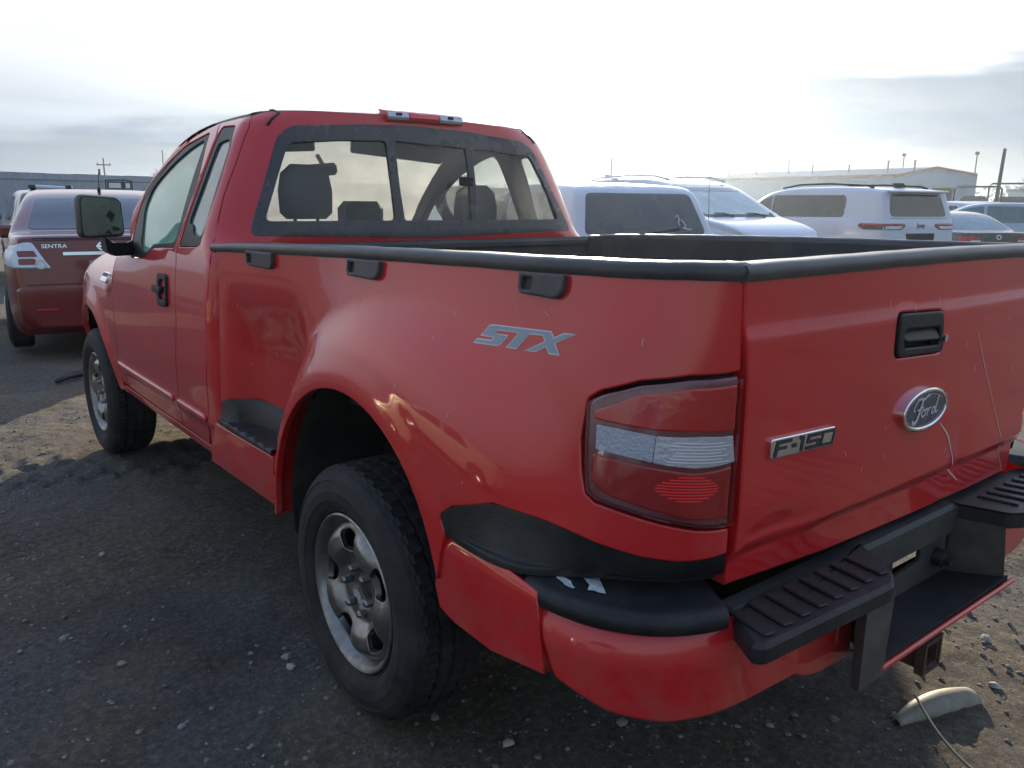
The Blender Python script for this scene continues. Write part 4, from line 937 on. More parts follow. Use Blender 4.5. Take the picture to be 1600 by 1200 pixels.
def build_running_gear(T):
    W = build_wheel(); W.parent = T
    places = [((-.845, 0, .374), 0, -10), ((-.845, 3.2, .374), 0, 25), ((.86, 0, .374), math.pi, 0), ((.845, 3.2, .374), math.pi, 50)]
    for i, (p, rz, spin) in enumerate(places):
        w = W if i == 0 else copy_tree(W, T)
        w.location = p; w.rotation_mode = 'ZXY' if False else 'XYZ'; w.rotation_euler = (math.radians(spin), 0, rz)
    # wheel wells
    for (y, z, r, xo) in ((-.03, .50, .50, .92), (3.2, .44, .49, .90)):
        for s in (-1, 1):
            rings = []
            for t in np.linspace(math.radians(-12), math.radians(192), 22):
                c, sn = math.cos(t), math.sin(t); rings.append([(s*xo, y+r*c, z+r*sn), (s*(xo-.05), y+r*1.0*c, z+r*1.0*sn), (s*.58, y+r*c, z+r*sn), (s*.56, y+.2*r*c, z+.2*r*sn)])
            loft('wheel_well', rings, LINER, T, sharp=40)
    # frame, axles, floor
    fm = MB()
    for s in (-1, 1): fm.box((s*.52-.05, -1.0, .46), (s*.52+.05, 3.75, .60))
    for y in (-.85, .6, 1.4, 2.3, 3.6): fm.box((-.5, y, .48), (.5, y+.08, .58))
    fm.build('chassis_frame', LINER, T)
    MB().tube([(-.74, 0, .37), (.74, 0, .37)], .05, 10).tube([(-.06, -.14, .38), (.0, 0, .37), (.06, .14, .38)], [.08, .15, .08], 10).build('rear_axle', RUST, T, True, 40)
    MB().tube([(-.74, 3.2, .37), (.74, 3.2, .37)], .04, 8).build('front_axle', RUST, T, True, 40)
    MB().box((-.84, 1.06, .50), (.84, 3.75, .56)).box((-.80, .955, .46), (.80, 1.075, 1.00)).box((-.62, -1.02, .80), (.68, .98, .855)).build('floor_pan_and_light_filler', LINER, T)  # middle box is an added filler blocking sun through the cab and bed gap
    MB().box((.15, .15, .42), (.45, .95, .58), .04).build('fuel_tank', LINER, T)
    MB().tube([(.35, 1.9, .42), (.38, .4, .44), (.62, -.30, .50), (.72, -.75, .44), (.80, -.95, .42)], .032, 10).build('exhaust_pipe', RUST, T, True, 40)
    MB().box((-.66, 2.75, .26), (.66, 3.75, 1.05), .05).build('engine_block', LINER, T)  # carried lower and wider than an engine to block sun underneath
# ------------------------------------------------------------------ the other vehicles
DKG = mat('tinted_glass', (.018, .020, .024), .06, coat=.6, dirt=((.2, .19, .17), .12, 5), spec=.6)
TEAL = mat('green_tinted_glass', (.10, .17, .17), .08, coat=.6, dirt=((.35, .38, .36), .3, 5))
PALEG = mat('painted_reflection_glass', (.30, .36, .33), .10, coat=.6, dirt=((.5, .52, .47), .6, 4))  # pale colour and mottling stand in for a bright reflection
TAILR = mat('red_tail_lens', (.40, .015, .02), .2, coat=.6)
LENS = mat('pale_lamp_lens', (.55, .58, .60), .2, .1, coat=.5)
SEAM = mat('panel_seam', (.012, .012, .012), .8)
ALLOY = mat('alloy_wheel', (.38, .38, .40), .3, .9)
_wheels = {}
def car_wheel(r, parent, loc, s):
    key = round(r, 2)
    if key not in _wheels:
        w = empty('wheel')
        t = lathe('tyre', [(-.08, r*.66), (-.10, r*.74), (-.10, r*.9), (-.075, r*.985), (.075, r*.985), (.10, r*.9), (.10, r*.74)], 36, TYRE, w)
        P = [(r*.67*math.cos(a), r*.67*math.sin(a)) for a in np.linspace(0, 2*math.pi, 30, endpoint=False)]; hs = []
        for k in range(5):
            a0 = 2*math.pi*k/5; hs.append(fillet([(r*q*math.cos(a0+d), r*q*math.sin(a0+d)) for q, d in ((.24, -.30), (.24, .30), (.58, .42), (.58, -.42))], .02, 3))
        panel('rim', P, lambda y, z: np.stack([-.085+.03*np.cos(np.hypot(y, z)/(r*.67)*3), y, z], -1), ALLOY, w, hs, .06, depth=.02, bev=.004, gap=0, center=(.6, 0, 0))
        lathe('brake_disc', [(-.02, 0), (-.02, r*.5)], 20, RUST, w)
        _wheels[key] = w; w.parent = parent
    else: w = copy_tree(_wheels[key], parent)
    w.location = loc; w.rotation_euler = (0, 0, 0 if s < 0 else math.pi)
    return w
def dens(P, n):
    P = np.asarray(P, float); return chaikin(P, n)
def car_shell(spec, paint, parent):
    """body shell lofted along the car: y from the rear (0) to the nose (L)"""
    L, W = spec['L'], spec['W']
    top = dens(spec['top'], 2); ty, tz = top[:, 0], top[:, 1]
    ty = np.maximum.accumulate(ty+np.arange(len(ty))*1e-6)
    bel = np.array(spec['belt'], float); pl = np.array(spec['plan'], float); sill = spec.get('sill', .22)
    ys = np.unique(np.round(np.concatenate([ty, pl[:, 0], np.linspace(.3, L-.3, 40)]), 4)); ys = ys[(ys >= 0) & (ys <= L)]
    fpl = pch(pl[:, 0], pl[:, 1]); tum = spec.get('tumble', .34); rings = []
    for y in ys:
        w = W/2*float(fpl(y)); T = float(np.interp(y, ty, tz)); b = min(float(np.interp(y, bel[:, 0], bel[:, 1])), T-.03)
        lo = sill+(.10 if y < .25 or y > L-.25 else 0); lo = min(lo, b-.1)
        k = min(1., max(0., (T-b)/.40)); xr = w*.965-tum*(T-b)
        h = b-lo
        half = [(w*.86, lo), (w*.955, lo+.05), (w*.985, lo+.25*h), (w*1.0, lo+.55*h), (w*.995, lo+.80*h), (w*.975, b-.015), (w*.955, b+.005)]
        g0 = w*.955
        if k > .15:
            for t in (.25, .5, .75): half.append((g0+(xr+.02-g0)*t, b+.005+(T-.075*k-b)*t))
            half += [(xr+.015, T-.075*k), (xr-.005, T-.045*k), (xr-.05, T-.018*k), (xr*.72, T-.006*k), (xr*.4, T), (0, T)]
        else:
            zt = T
            for t in (.25, .5, .75): half.append((g0*(1-.04*t), b+.005+(zt-.02-b)*.6*t))
            half += [(g0*.94, zt-.018), (g0*.91, zt-.012), (g0*.85, zt-.006), (g0*.62, zt-.002), (g0*.35, zt), (0, zt)]
        H = chaikin(half, 1); ring = [(x, y, z) for x, z in H]+[(-x, y, z) for x, z in H[::-1][1:]]
        rings.append(ring)
    n = len(rings[0]); V = [p for r in rings for p in r]; F = []
    for i in range(len(rings)-1):
        for k in range(n-1): F.append((i*n+k, i*n+k+1, (i+1)*n+k+1, (i+1)*n+k))
        F.append((i*n+n-1, i*n, (i+1)*n, (i+1)*n+n-1))
    F.append(tuple(range(n))); F.append(tuple(range((len(rings)-1)*n, len(rings)*n))[::-1])
    o = obj('body', V, F, paint, parent, None, True); o.data.set_sharp_from_angle(angle=math.radians(32))
    bvh = BVHTree.FromPolygons([Vector(v) for v in V], F)
    return o, bvh
def proj(bvh, axis, sign, far=6.):
    """a surface function that drops 2D points onto the shell along an axis"""
    def S(u, v):
        out = np.zeros((len(u), 3))
        for i, (a, b) in enumerate(zip(u, v)):
            if axis == 'x': o, d = Vector((sign*far, a, b)), Vector((-sign, 0, 0))
            elif axis == 'y': o, d = Vector((a, sign*(far+6), b)), Vector((0, -sign, 0))
            else: o, d = Vector((a, b, far)), Vector((0, 0, -1))
            h = bvh.ray_cast(o, d)[0]
            if h is None:
                h = bvh.find_nearest(o+d*far)[0]
            out[i] = h
        return out
    return S
def car_bits(spec, root, shell, bvh, L, W):
    cen = (0, L/2, .6)
    for it in spec['bits']:
        name, ax, sg, P, m = it[:5]; kw = it[5] if len(it) > 5 else {}
        both = kw.pop('both', False) if kw else False
        for s in ((1, -1) if both else (1,)):
            Q = [(p[0]*(s if ax != 'x' else 1), p[1]) for p in P]
            o = panel(name, fillet(Q, kw.get('r', .03), 3), proj(bvh, ax, sg*(s if ax == 'x' else 1)), m, root, (), kw.get('step', .09), depth=kw.get('depth', .012), off=kw.get('off', .004), bev=kw.get('bev', .004), gap=0, center=cen, normal_step=.012)
        if both: kw['both'] = True
def car(name, label, group, loc, head, spec, paint, wheels=True):
    r = empty(name, loc, -math.radians(head)); tag(r, label, spec.get('cat', 'car'), group)
    sh, bvh = car_shell(spec, paint, r); L, W = spec['L'], spec['W']
    spec = dict(spec)
    spec['bits'] = [list(b[:5])+[dict(b[5]) if len(b) > 5 else {}] for b in spec['bits']]
    for b in spec['bits']:
        if b[4] == 'paint': b[4] = paint
    car_bits(spec, r, sh, bvh, L, W)
    if wheels:
        for y in spec['wheels']:
            for s in (-1, 1):
                w = spec.get('wr', .33); P = [(y+(w+.05)*math.cos(a), max(.20, w+(w+.05)*math.sin(a))) for a in np.linspace(0, 2*math.pi, 26, endpoint=False)]
                panel('wheel_arch', P, proj(bvh, 'x', s), SEAM, r, (), .12, depth=0, off=.003, bev=0, gap=0, center=(0, L/2, .6), normal_step=.02)
                car_wheel(w, r, (s*(W/2-.085), y, w), s)
    for s in (-1, 1):           # door mirrors
        y, z, x = spec['mirror']; mb = MB().box((s*x-.10, y-.04, z), (s*x+.10, y+.05, z+.15), .03); mb.build('door_mirror', paint, r)
    return r, bvh, sh
def lettering(name, body, size, S, cx, cz, off, m, parent, flip=1, shear=0., sx=1.):
    V, F = text_mesh(body, size, .0015, shear); ok = V[:, 2] > 0; U = cx+flip*V[:, 0]*sx; Z = cz+V[:, 1]; P = S(U, Z)
    h = .01; n = np.cross(S(U+h, Z)-P, S(U, Z+h)-P); n /= np.maximum(np.linalg.norm(n, axis=1, keepdims=True), 1e-9)
    c = n.mean(0); n = n*(-1 if (c[1] > 0) else 1)
    P = P+n*(off+np.where(ok, .0015, -.0015))[:, None]
    return obj(name, P, F, m, parent, None, False)

SEDAN = dict(L=4.57, W=1.79, tumble=.36, sill=.20, cat='car', wr=.315, wheels=(.86, 3.54), mirror=(3.05, 1.0, .95),
    top=[(0, .50), (.0, .62), (.02, .86), (.04, 1.06), (.05, 1.125), (.14, 1.145), (.50, 1.150), (.60, 1.175), (1.05, 1.42), (1.35, 1.525), (1.8, 1.575), (2.3, 1.565), (2.75, 1.49), (3.35, 1.14), (3.5, 1.08), (4.2, .97), (4.45, .85), (4.55, .62), (4.57, .5)],
    belt=[(0, .98), (1.2, 1.02), (3.4, .96), (4.57, .75)],
    plan=[(0, .80), (.05, .86), (.15, .915), (.35, .965), (1.0, 1.0), (3.4, 1.0), (4.1, .94), (4.4, .84), (4.57, .66)], bits=[])
def side_windows(pairs, m, **k): return [('side_window', 'x', 1, P, m, dict(both=True, off=.004, r=.05, **k)) for P in pairs]
WAGON = dict(L=4.55, W=1.83, tumble=.30, sill=.24, cat='suv', wr=.35, wheels=(.85, 3.55), mirror=(3.0, 1.08, 1.0),
    top=[(0, .55), (.0, .70), (.03, .92), (.07, 1.05), (.13, 1.12), (.32, 1.50), (.40, 1.60), (.55, 1.635), (1.3, 1.67), (2.0, 1.66), (2.55, 1.58), (3.3, 1.15), (3.45, 1.10), (4.2, 1.0), (4.45, .88), (4.53, .65), (4.55, .55)],
    belt=[(0, 1.02), (1.0, 1.06), (3.4, 1.0), (4.55, .8)],
    plan=[(0, .80), (.05, .87), (.18, .93), (.40, .975), (1.0, 1.0), (3.4, 1.0), (4.1, .95), (4.4, .84), (4.55, .66)], bits=[])
BIGSUV = dict(L=5.20, W=1.98, tumble=.20, sill=.26, cat='suv', wr=.39, wheels=(1.05, 4.14), mirror=(3.75, 1.10, 1.08),
    top=[(0, .60), (.0, .75), (.02, .95), (.05, 1.15), (.09, 1.24), (.20, 1.60), (.22, 1.70), (.25, 1.745), (.5, 1.78), (1.2, 1.815), (2.4, 1.815), (3.0, 1.76), (3.35, 1.64), (3.95, 1.24), (4.1, 1.19), (4.9, 1.10), (5.12, 1.0), (5.18, .75), (5.2, .6)],
    belt=[(0, 1.17), (1.0, 1.19), (3.9, 1.15), (5.2, .95)],
    plan=[(0, .84), (.04, .89), (.14, .94), (.36, .98), (1.0, 1.0), (4.0, 1.0), (4.8, .95), (5.05, .86), (5.2, .70)], bits=[])
def variant(base, **k): d = dict(base); d.update(k); return d

def build_vehicles():
    # ---- dark red sedan beside the pickup's nose
    DR = mat('dark_red_paint', (.14, .004, .008), .30, coat=.8, var=(2, .1), dirt=(DUST, .06, 5))
    sp = variant(SEDAN, bits=[
        ('rear_window', 'y', -1, [(-.66, 1.175), (.66, 1.175), (.575, 1.475), (-.575, 1.475)], mat('dusty_blue_glass', (.025, .032, .05), .14, coat=.4, dirt=((.2, .2, .22), .14, 9)), dict(r=.06)),
        ('tail_lamp', 'y', -1, [(-.795, .845), (-.47, .835), (-.515, .90), (-.61, 1.075), (-.70, 1.07), (-.78, 1.01)], mat('chrome_lamp_housing', (.52, .60, .72), .22, .35, coat=.8), dict(both=True, off=.022, r=.03, step=.04, depth=.03, bev=.014)),
        ('tail_lamp', 'x', -1, [(.07, .85), (.30, .87), (.36, .96), (.22, 1.03), (.07, 1.05)], MATS['chrome_lamp_housing'], dict(both=True, off=.014, r=.03, step=.05, bev=.008)),
        ('number_plate', 'y', -1, [(-.16, .74), (.16, .74), (.16, .90), (-.16, .90)], mat('blank_plate', (.35, .36, .38), .5), dict(off=.004, r=.01)),
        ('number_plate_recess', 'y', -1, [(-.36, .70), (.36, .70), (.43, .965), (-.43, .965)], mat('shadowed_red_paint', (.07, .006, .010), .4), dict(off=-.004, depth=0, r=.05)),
        ('trunk_garnish', 'y', -1, [(-.37, .950), (.37, .950), (.37, .985), (-.37, .985)], CHR, dict(off=.014, r=.008, bev=.006)),
        ('trunk_lip', 'y', -1, [(-.60, 1.088), (.60, 1.088), (.60, 1.112), (-.60, 1.112)], SEAM, dict(off=.002, r=.01, depth=0, bev=0)),
        ('bumper_seam', 'y', -1, [(-.77, .690), (.77, .690), (.77, .697), (-.77, .697)], SEAM, dict(off=.002, r=.001, depth=0, bev=0)),
        ('rear_bumper', 'y', -1, [(-.74, .30), (.74, .30), (.76, .675), (-.76, .675)], 'paint', dict(off=.035, depth=.05, bev=.02, r=.06)),
        ('bumper_reflector', 'y', -1, [(-.62, .455), (-.46, .455), (-.46, .475), (-.62, .475)], TAILR, dict(both=True, off=.04, r=.006)),
        ('windshield', 'y', 1, [(-.66, 1.13), (.66, 1.13), (.54, 1.46), (-.54, 1.46)], DKG, dict(r=.05)),
        ('headlight', 'y', 1, [(-.72, .66), (-.42, .68), (-.46, .82), (-.70, .86)], LENS, dict(both=True))]
        + side_windows([[(1.05, 1.06), (1.95, 1.05), (1.95, 1.46), (1.30, 1.42)], [(2.05, 1.05), (3.10, 1.03), (2.65, 1.38), (2.05, 1.47)]], DKG))
    r, bvh, sh = car('sedan', 'dark red sedan seen from behind, left of the red pickup beyond its mirror', 'vehicles parked in the yard', (-.15, 6.39, .03), 10.0, sp, DR)
    S = proj(bvh, 'y', -1)
    lettering('trunk_lettering', 'SENTRA', .050, S, -.435, 1.037, .004, CHR, r, 1, 0, 1.15)
    E2 = lambda k: [(.0+.085*k*math.cos(t), 1.032+.052*k*math.sin(t)) for t in np.linspace(0, 2*math.pi, 28, endpoint=False)]
    panel('trunk_emblem', E2(1), S, CHR, r, [E2(.74)], .03, off=.008, depth=.008, bev=.003, gap=0, center=(0, 2, .6))
    panel('emblem_bar', [(-.09, 1.022), (.09, 1.022), (.09, 1.042), (-.09, 1.042)], S, CHR, r, (), .03, off=.011, depth=.005, bev=.002, gap=0, center=(0, 2, .6))
    for s in (-1, 1):
        for a, b in ((1.0, .945), (.93, .875)):
            P = [(s*.725, b), (s*.575, b), (s*.60, a), (s*.725, a)]
            panel('lamp_cell', fillet(P, .012, 3), S, mat('dark_red_cell', (.20, .012, .03), .25, coat=.6), r, (), .05, off=.026, depth=.004, bev=.002, gap=0, center=(0, 2, .6))
        C2 = lambda k: [(s*.555+.045*k*math.cos(t), .878+.045*k*math.sin(t)) for t in np.linspace(0, 2*math.pi, 18, endpoint=False)]
        panel('reversing_lamp', C2(1), S, LENS, r, [C2(.7)], .03, off=.030, depth=.006, bev=.002, gap=0, center=(0, 2, .6))
    MB().tube([(0.03, 1.50, 1.565), (.035, 1.42, 1.74)], [.006, .003], 6).tube([(.03, 1.53, 1.555), (.03, 1.47, 1.585)], [.02, .012], 8).build('roof_aerial', SEAM, r)
    # ---- white hatchback behind the pickup's bed
    WH = mat('white_paint', (.52, .55, .63), .3, coat=.7, dirt=(DUST, .12, 4))
    wsp = variant(WAGON, bits=[
        ('rear_window', 'y', -1, [(-.70, 1.135), (.70, 1.135), (.60, 1.54), (-.60, 1.54)], DKG, dict(r=.06)),
        ('tail_lamp', 'y', -1, [(-.76, .85), (-.52, .88), (-.60, 1.04), (-.75, 1.06)], TAILR, dict(both=True, off=.008)),
        ('number_plate_recess', 'y', -1, [(-.34, .72), (.34, .72), (.34, .88), (-.34, .88)], SEAM, dict(off=.002, depth=0)),
        ('rear_bumper', 'y', -1, [(-.72, .34), (.72, .34), (.73, .62), (-.73, .62)], BLK, dict(off=.02, depth=.03, bev=.02)),
        ('windshield', 'y', 1, [(-.68, 1.14), (.68, 1.14), (.56, 1.56), (-.56, 1.56)], DKG, dict(r=.05)),
        ('headlight', 'y', 1, [(-.74, .74), (-.45, .76), (-.48, .90), (-.72, .93)], LENS, dict(both=True))]
        + side_windows([[(.48, 1.16), (.95, 1.13), (.95, 1.52), (.62, 1.50)], [(1.03, 1.12), (1.98, 1.10), (1.98, 1.57), (1.03, 1.54)], [(2.06, 1.10), (3.05, 1.08), (2.55, 1.48), (2.06, 1.57)]], DKG))
    w, bv, sh = car('hatchback', 'white hatchback with dark rear window just beyond the pickup bed', 'vehicles parked in the yard', (4.22, 3.52, .06), 17, wsp, WH)
    fin = loft('roof_fin', [[(x*k, .80+dy+.02*i, 1.652+z) for x, dy in ((-.03, 0), (0, -.05), (.03, 0), (0, .12))] for i, (k, z) in enumerate(((1, 0), (.8, .03), (.35, .055)))], WH, w, True, True)
    MB().box((-.005, .02, 1.16), (.30, .05, 1.185), .006, Matrix.Rotation(math.radians(-7), 3, 'Y')).build('rear_wiper', SEAM, w)
    Sd = proj(bv, 'y', -1)
    V = []; F = []
    for k, (a, b) in enumerate((([(.33, 1.30), (.36, 1.33), (.40, 1.28), (.38, 1.22)]), None) if False else [([(.36, 1.30), (.385, 1.33), (.41, 1.29), (.38, 1.25), (.40, 1.22)], .010), ([(.42, 1.28), (.45, 1.25), (.46, 1.20)], .010), ([(.42, 1.20), (.48, 1.185), (.52, 1.185)], .012)]):
        v, f = stroke(a, b); n0 = len(V); V += list(v); F += [tuple(i+n0 for i in q) for q in f]
    V = np.array(V); P = Sd(V[:, 0], V[:, 1])+np.array([0, -.012, .002]); obj('window_sticker', P, F, mat('sticker_white', (.5, .5, .5), .6), w, None, False)
    # ---- white minivan facing the camera
    vsp = variant(BIGSUV, L=4.95, W=1.92, cat='suv', wr=.36, wheels=(.95, 3.95), mirror=(3.55, 1.12, 1.05), tumble=.26,
        top=[(0, .60), (.0, .8), (.03, 1.1), (.10, 1.3), (.30, 1.70), (.45, 1.79), (.8, 1.83), (1.6, 1.85), (2.4, 1.83), (2.9, 1.74), (3.25, 1.60), (3.85, 1.24), (4.0, 1.19), (4.5, 1.11), (4.82, .98), (4.93, .75), (4.95, .6)],
        belt=[(0, 1.12), (1.0, 1.14), (3.8, 1.12), (4.95, .9)],
        plan=[(0, .82), (.05, .88), (.18, .94), (.40, .98), (1.0, 1.0), (3.7, 1.0), (4.4, .94), (4.75, .84), (4.95, .66)],
        bits=[('windshield', 'y', 1, [(-.72, 1.235), (.72, 1.235), (.60, 1.725), (-.60, 1.725)], PALEG, dict(r=.06)),
        ('windshield_shade_band', 'y', 1, [(-.635, 1.60), (.635, 1.60), (.60, 1.722), (-.60, 1.722)], DKG, dict(off=.006, r=.02, depth=0, bev=0)),
        ('windshield_cowl', 'z', 1, [(-.76, 3.80), (.76, 3.80), (.72, 3.97), (-.72, 3.97)], BLK, dict(off=.004, r=.03)),
        ('grille', 'y', 1, [(-.42, .68), (.42, .68), (.46, .92), (-.46, .92)], BLK, dict(off=.006)),
        ('headlight', 'y', 1, [(-.76, .80), (-.50, .78), (-.50, .92), (-.74, 1.0)], LENS, dict(both=True)),
        ('rear_window', 'y', -1, [(-.66, 1.28), (.66, 1.28), (.58, 1.68), (-.58, 1.68)], DKG, {}),
        ('tail_lamp', 'y', -1, [(-.80, .95), (-.66, .95), (-.68, 1.3), (-.78, 1.3)], TAILR, dict(both=True))]
        + side_windows([[(.45, 1.24), (1.25, 1.22), (1.25, 1.68), (.62, 1.66)], [(1.33, 1.22), (2.30, 1.20), (2.30, 1.70), (1.33, 1.69)], [(2.38, 1.20), (3.55, 1.18), (3.0, 1.56), (2.38, 1.70)]], DKG))
    v, bv, sh = car('minivan', 'white minivan facing the camera with a windshield painted pale as if reflecting, beyond the white hatchback', 'vehicles parked in the yard', (9.62, 9.86, .11), 189.2, vsp, WH)
    for a in (-.5, .18): MB().tube([(a, 3.95, 1.222), (a+.16, 3.86, 1.262), (a+.34, 3.87, 1.262)], .010, 6).build('windshield_wiper', SEAM, v)
    MB().tube([(.80, 4.05, 1.13), (.80, 4.0, 1.95)], [.006, .003], 5).tube([(.80, 4.07, 1.12), (.80, 4.05, 1.16)], [.03, .015], 8).build('wing_aerial', SEAM, v)
    for s in (-1, 1): MB().tube([(s*.60, .55, 1.80), (s*.61, .9, 1.855), (s*.62, 1.7, 1.875), (s*.62, 2.5, 1.855), (s*.60, 2.85, 1.78)], .018, 6).build('roof_rail', WH, v, True)
    # ---- white suv seen from its rear left
    gsp = variant(BIGSUV, bits=[
        ('rear_window', 'y', -1, [(-.73, 1.26), (.73, 1.26), (.66, 1.655), (-.66, 1.655)], DKG, dict(r=.09)),
        ('tail_lamp', 'y', -1, [(-.885, 1.025), (-.50, 1.025), (-.38, 1.085), (-.40, 1.135), (-.885, 1.135)], mat('dark_lamp', (.05, .02, .022), .25, coat=.5), dict(both=True, off=.010, r=.015)),
        ('red_strip', 'y', -1, [(-.88, 1.095), (-.44, 1.095), (-.42, 1.125), (-.88, 1.125)], TAILR, dict(both=True, off=.014, r=.008)),
        ('lamp_reflector', 'y', -1, [(-.87, 1.037), (-.53, 1.037), (-.46, 1.087), (-.87, 1.087)], LENS, dict(both=True, off=.013, r=.008)),
        ('tail_lamp', 'x', 1, [(.08, 1.025), (.46, 1.025), (.60, 1.085), (.55, 1.135), (.08, 1.135)], mat('dark_lamp', (.05, .02, .022), .25, coat=.5), dict(both=True, off=.010, r=.015)),
        ('red_strip', 'x', 1, [(.10, 1.095), (.56, 1.095), (.53, 1.125), (.10, 1.125)], TAILR, dict(both=True, off=.014, r=.008)),
        ('number_plate_recess', 'y', -1, [(-.34, .78), (.34, .78), (.38, .96), (-.38, .96)], SEAM, dict(off=.002, depth=0)),
        ('rear_bumper', 'y', -1, [(-.80, .36), (.80, .36), (.82, .66), (-.82, .66)], BLK, dict(off=.03, depth=.04, bev=.02)),
        ('tailgate_seam', 'y', -1, [(-.74, 1.225), (.74, 1.225), (.74, 1.232), (-.74, 1.232)], SEAM, dict(off=.002, r=.001, depth=0, bev=0)),
        ('windshield', 'y', 1, [(-.76, 1.27), (.76, 1.27), (.64, 1.70), (-.64, 1.70)], DKG, dict(r=.05)),
        ('headlight', 'y', 1, [(-.84, .92), (-.50, .94), (-.50, 1.0), (-.82, 1.02)], LENS, dict(both=True)),
        ('filler_flap', 'x', -1, [(1.08, .92), (1.30, .92), (1.30, 1.12), (1.08, 1.12)], 'paint', dict(off=.004, r=.02))]
        + side_windows([[(1.02, 1.235), (2.97, 1.215), (2.97, 1.655), (1.05, 1.645), (.99, 1.56), (.99, 1.28)], [(3.00, 1.215), (3.80, 1.20), (3.25, 1.58), (3.00, 1.65)]], DKG, step=.12))
    g, bv, sh = car('suv', 'white suv with black roof rails seen from its left rear, right of the minivan', 'vehicles parked in the yard', (13.35, 5.2, .06), 14, gsp, WH)
    for s in (-1, 1): MB().tube([(s*.70, .55, 1.775), (s*.71, .7, 1.815), (s*.72, 1.6, 1.862), (s*.72, 2.4, 1.855), (s*.70, 2.9, 1.795)], .020, 6).build('roof_rail', SEAM, g, True)
    loft('roof_fin', [[(x*k, .55+dy+.03*i, 1.785+z) for x, dy in ((-.04, 0), (0, -.10), (.04, 0), (0, .16))] for i, (k, z) in enumerate(((1, 0), (.85, .05), (.4, .085)))], SEAM, g, True, True)
    MB().box((-.70, .06, 1.69), (.70, .34, 1.735), .02, Matrix.Rotation(math.radians(4), 3, 'X')).build('roof_spoiler', WH, g)
    lettering('tailgate_lettering', 'Jeep', .12, proj(bv, 'y', -1), .02, 1.10, .006, SEAM, g)
    # ---- black sedan with a green tinted rear window
    BKP = mat('black_paint', (.012, .012, .015), .25, coat=.8, dirt=(DUST, .12, 4))
    def sedan_bits(gm, lamp=TAILR):
        return [('rear_window', 'y', -1, [(-.60, 1.185), (.60, 1.185), (.52, 1.46), (-.52, 1.46)], gm, dict(r=.06)),
        ('tail_lamp', 'y', -1, [(-.80, .92), (-.44, .93), (-.40, .99), (-.62, 1.06), (-.80, 1.05)], lamp, dict(both=True, off=.012)),
        ('lamp_reflector', 'y', -1, [(-.66, .935), (-.44, .94), (-.43, .965), (-.66, .965)], LENS, dict(both=True, off=.017, r=.008)),
        ('number_plate_recess', 'y', -1, [(-.34, .62), (.34, .62), (.34, .80), (-.34, .80)], SEAM, dict(off=.002, depth=0)),
        ('rear_bumper', 'y', -1, [(-.74, .30), (.74, .30), (.76, .60), (-.76, .60)], 'paint', dict(off=.03, depth=.04, bev=.02, r=.06)),
        ('windshield', 'y', 1, [(-.66, 1.13), (.66, 1.13), (.54, 1.46), (-.54, 1.46)], gm, dict(r=.05)),
        ('headlight', 'y', 1, [(-.72, .66), (-.42, .68), (-.46, .82), (-.70, .86)], LENS, dict(both=True))]+side_windows([[(1.05, 1.06), (1.95, 1.05), (1.95, 1.46), (1.30, 1.42)], [(2.05, 1.05), (3.10, 1.03), (2.65, 1.38), (2.05, 1.47)]], gm)
    b, bv, sh = car('sedan', 'black sedan with green tinted glass, its red tail lamp just right of the white suv', 'vehicles parked in the yard', (17.0, 5.25, -.15), 30, variant(SEDAN, bits=sedan_bits(TEAL)), BKP)
    Sb = proj(bv, 'y', -1)
    for k, (cx, rr) in enumerate(((0, .06),)):
        C = [(cx+rr*math.cos(t), 1.03+rr*.8*math.sin(t)) for t in np.linspace(0, 2*math.pi, 20, endpoint=False)]; panel('trunk_emblem', C, Sb, CHR, b, [[(cx+.7*(x-cx), 1.03+.7*(z-1.03)) for x, z in C]], .04, off=.008, depth=.006, bev=.003, gap=0, center=(0, 2, .6))
    # ---- silver crossover and the cars beyond
    SIL = mat('silver_paint', (.36, .40, .48), .3, .5, coat=.7, dirt=(DUST, .12, 4))
    GREY = mat('grey_paint', (.13, .14, .16), .3, .4, coat=.7, dirt=(DUST, .15, 4))
    CREAM = mat('pale_gold_paint', (.55, .48, .34), .3, .2, coat=.7, dirt=(DUST, .2, 4))
    BLUE = mat('dark_blue_paint', (.02, .03, .06), .3, .2, coat=.7, dirt=(DUST, .2, 4))
    wb = [b2 for b2 in wsp['bits'] if b2[0] not in ('side_window', 'rear_window', 'windshield')]
    def wagon_bits(gm): return wb+[('rear_window', 'y', -1, [(-.62, 1.135), (.62, 1.135), (.565, 1.515), (-.565, 1.515)], gm, dict(r=.08)), ('windshield', 'y', 1, [(-.68, 1.14), (.68, 1.14), (.56, 1.56), (-.56, 1.56)], gm, dict(r=.05))]+side_windows([[(.48, 1.16), (.95, 1.13), (.95, 1.52), (.62, 1.50)], [(1.03, 1.12), (1.98, 1.10), (1.98, 1.57), (1.03, 1.54)], [(2.06, 1.10), (3.05, 1.08), (2.55, 1.48), (2.06, 1.57)]], gm)
    G = 'vehicles parked in the yard'
    car('crossover', 'silver crossover side on at the right edge, beyond the black sedan', G, (24.5, 6.5, -.02), -26, variant(WAGON, bits=wagon_bits(TEAL)), SIL)
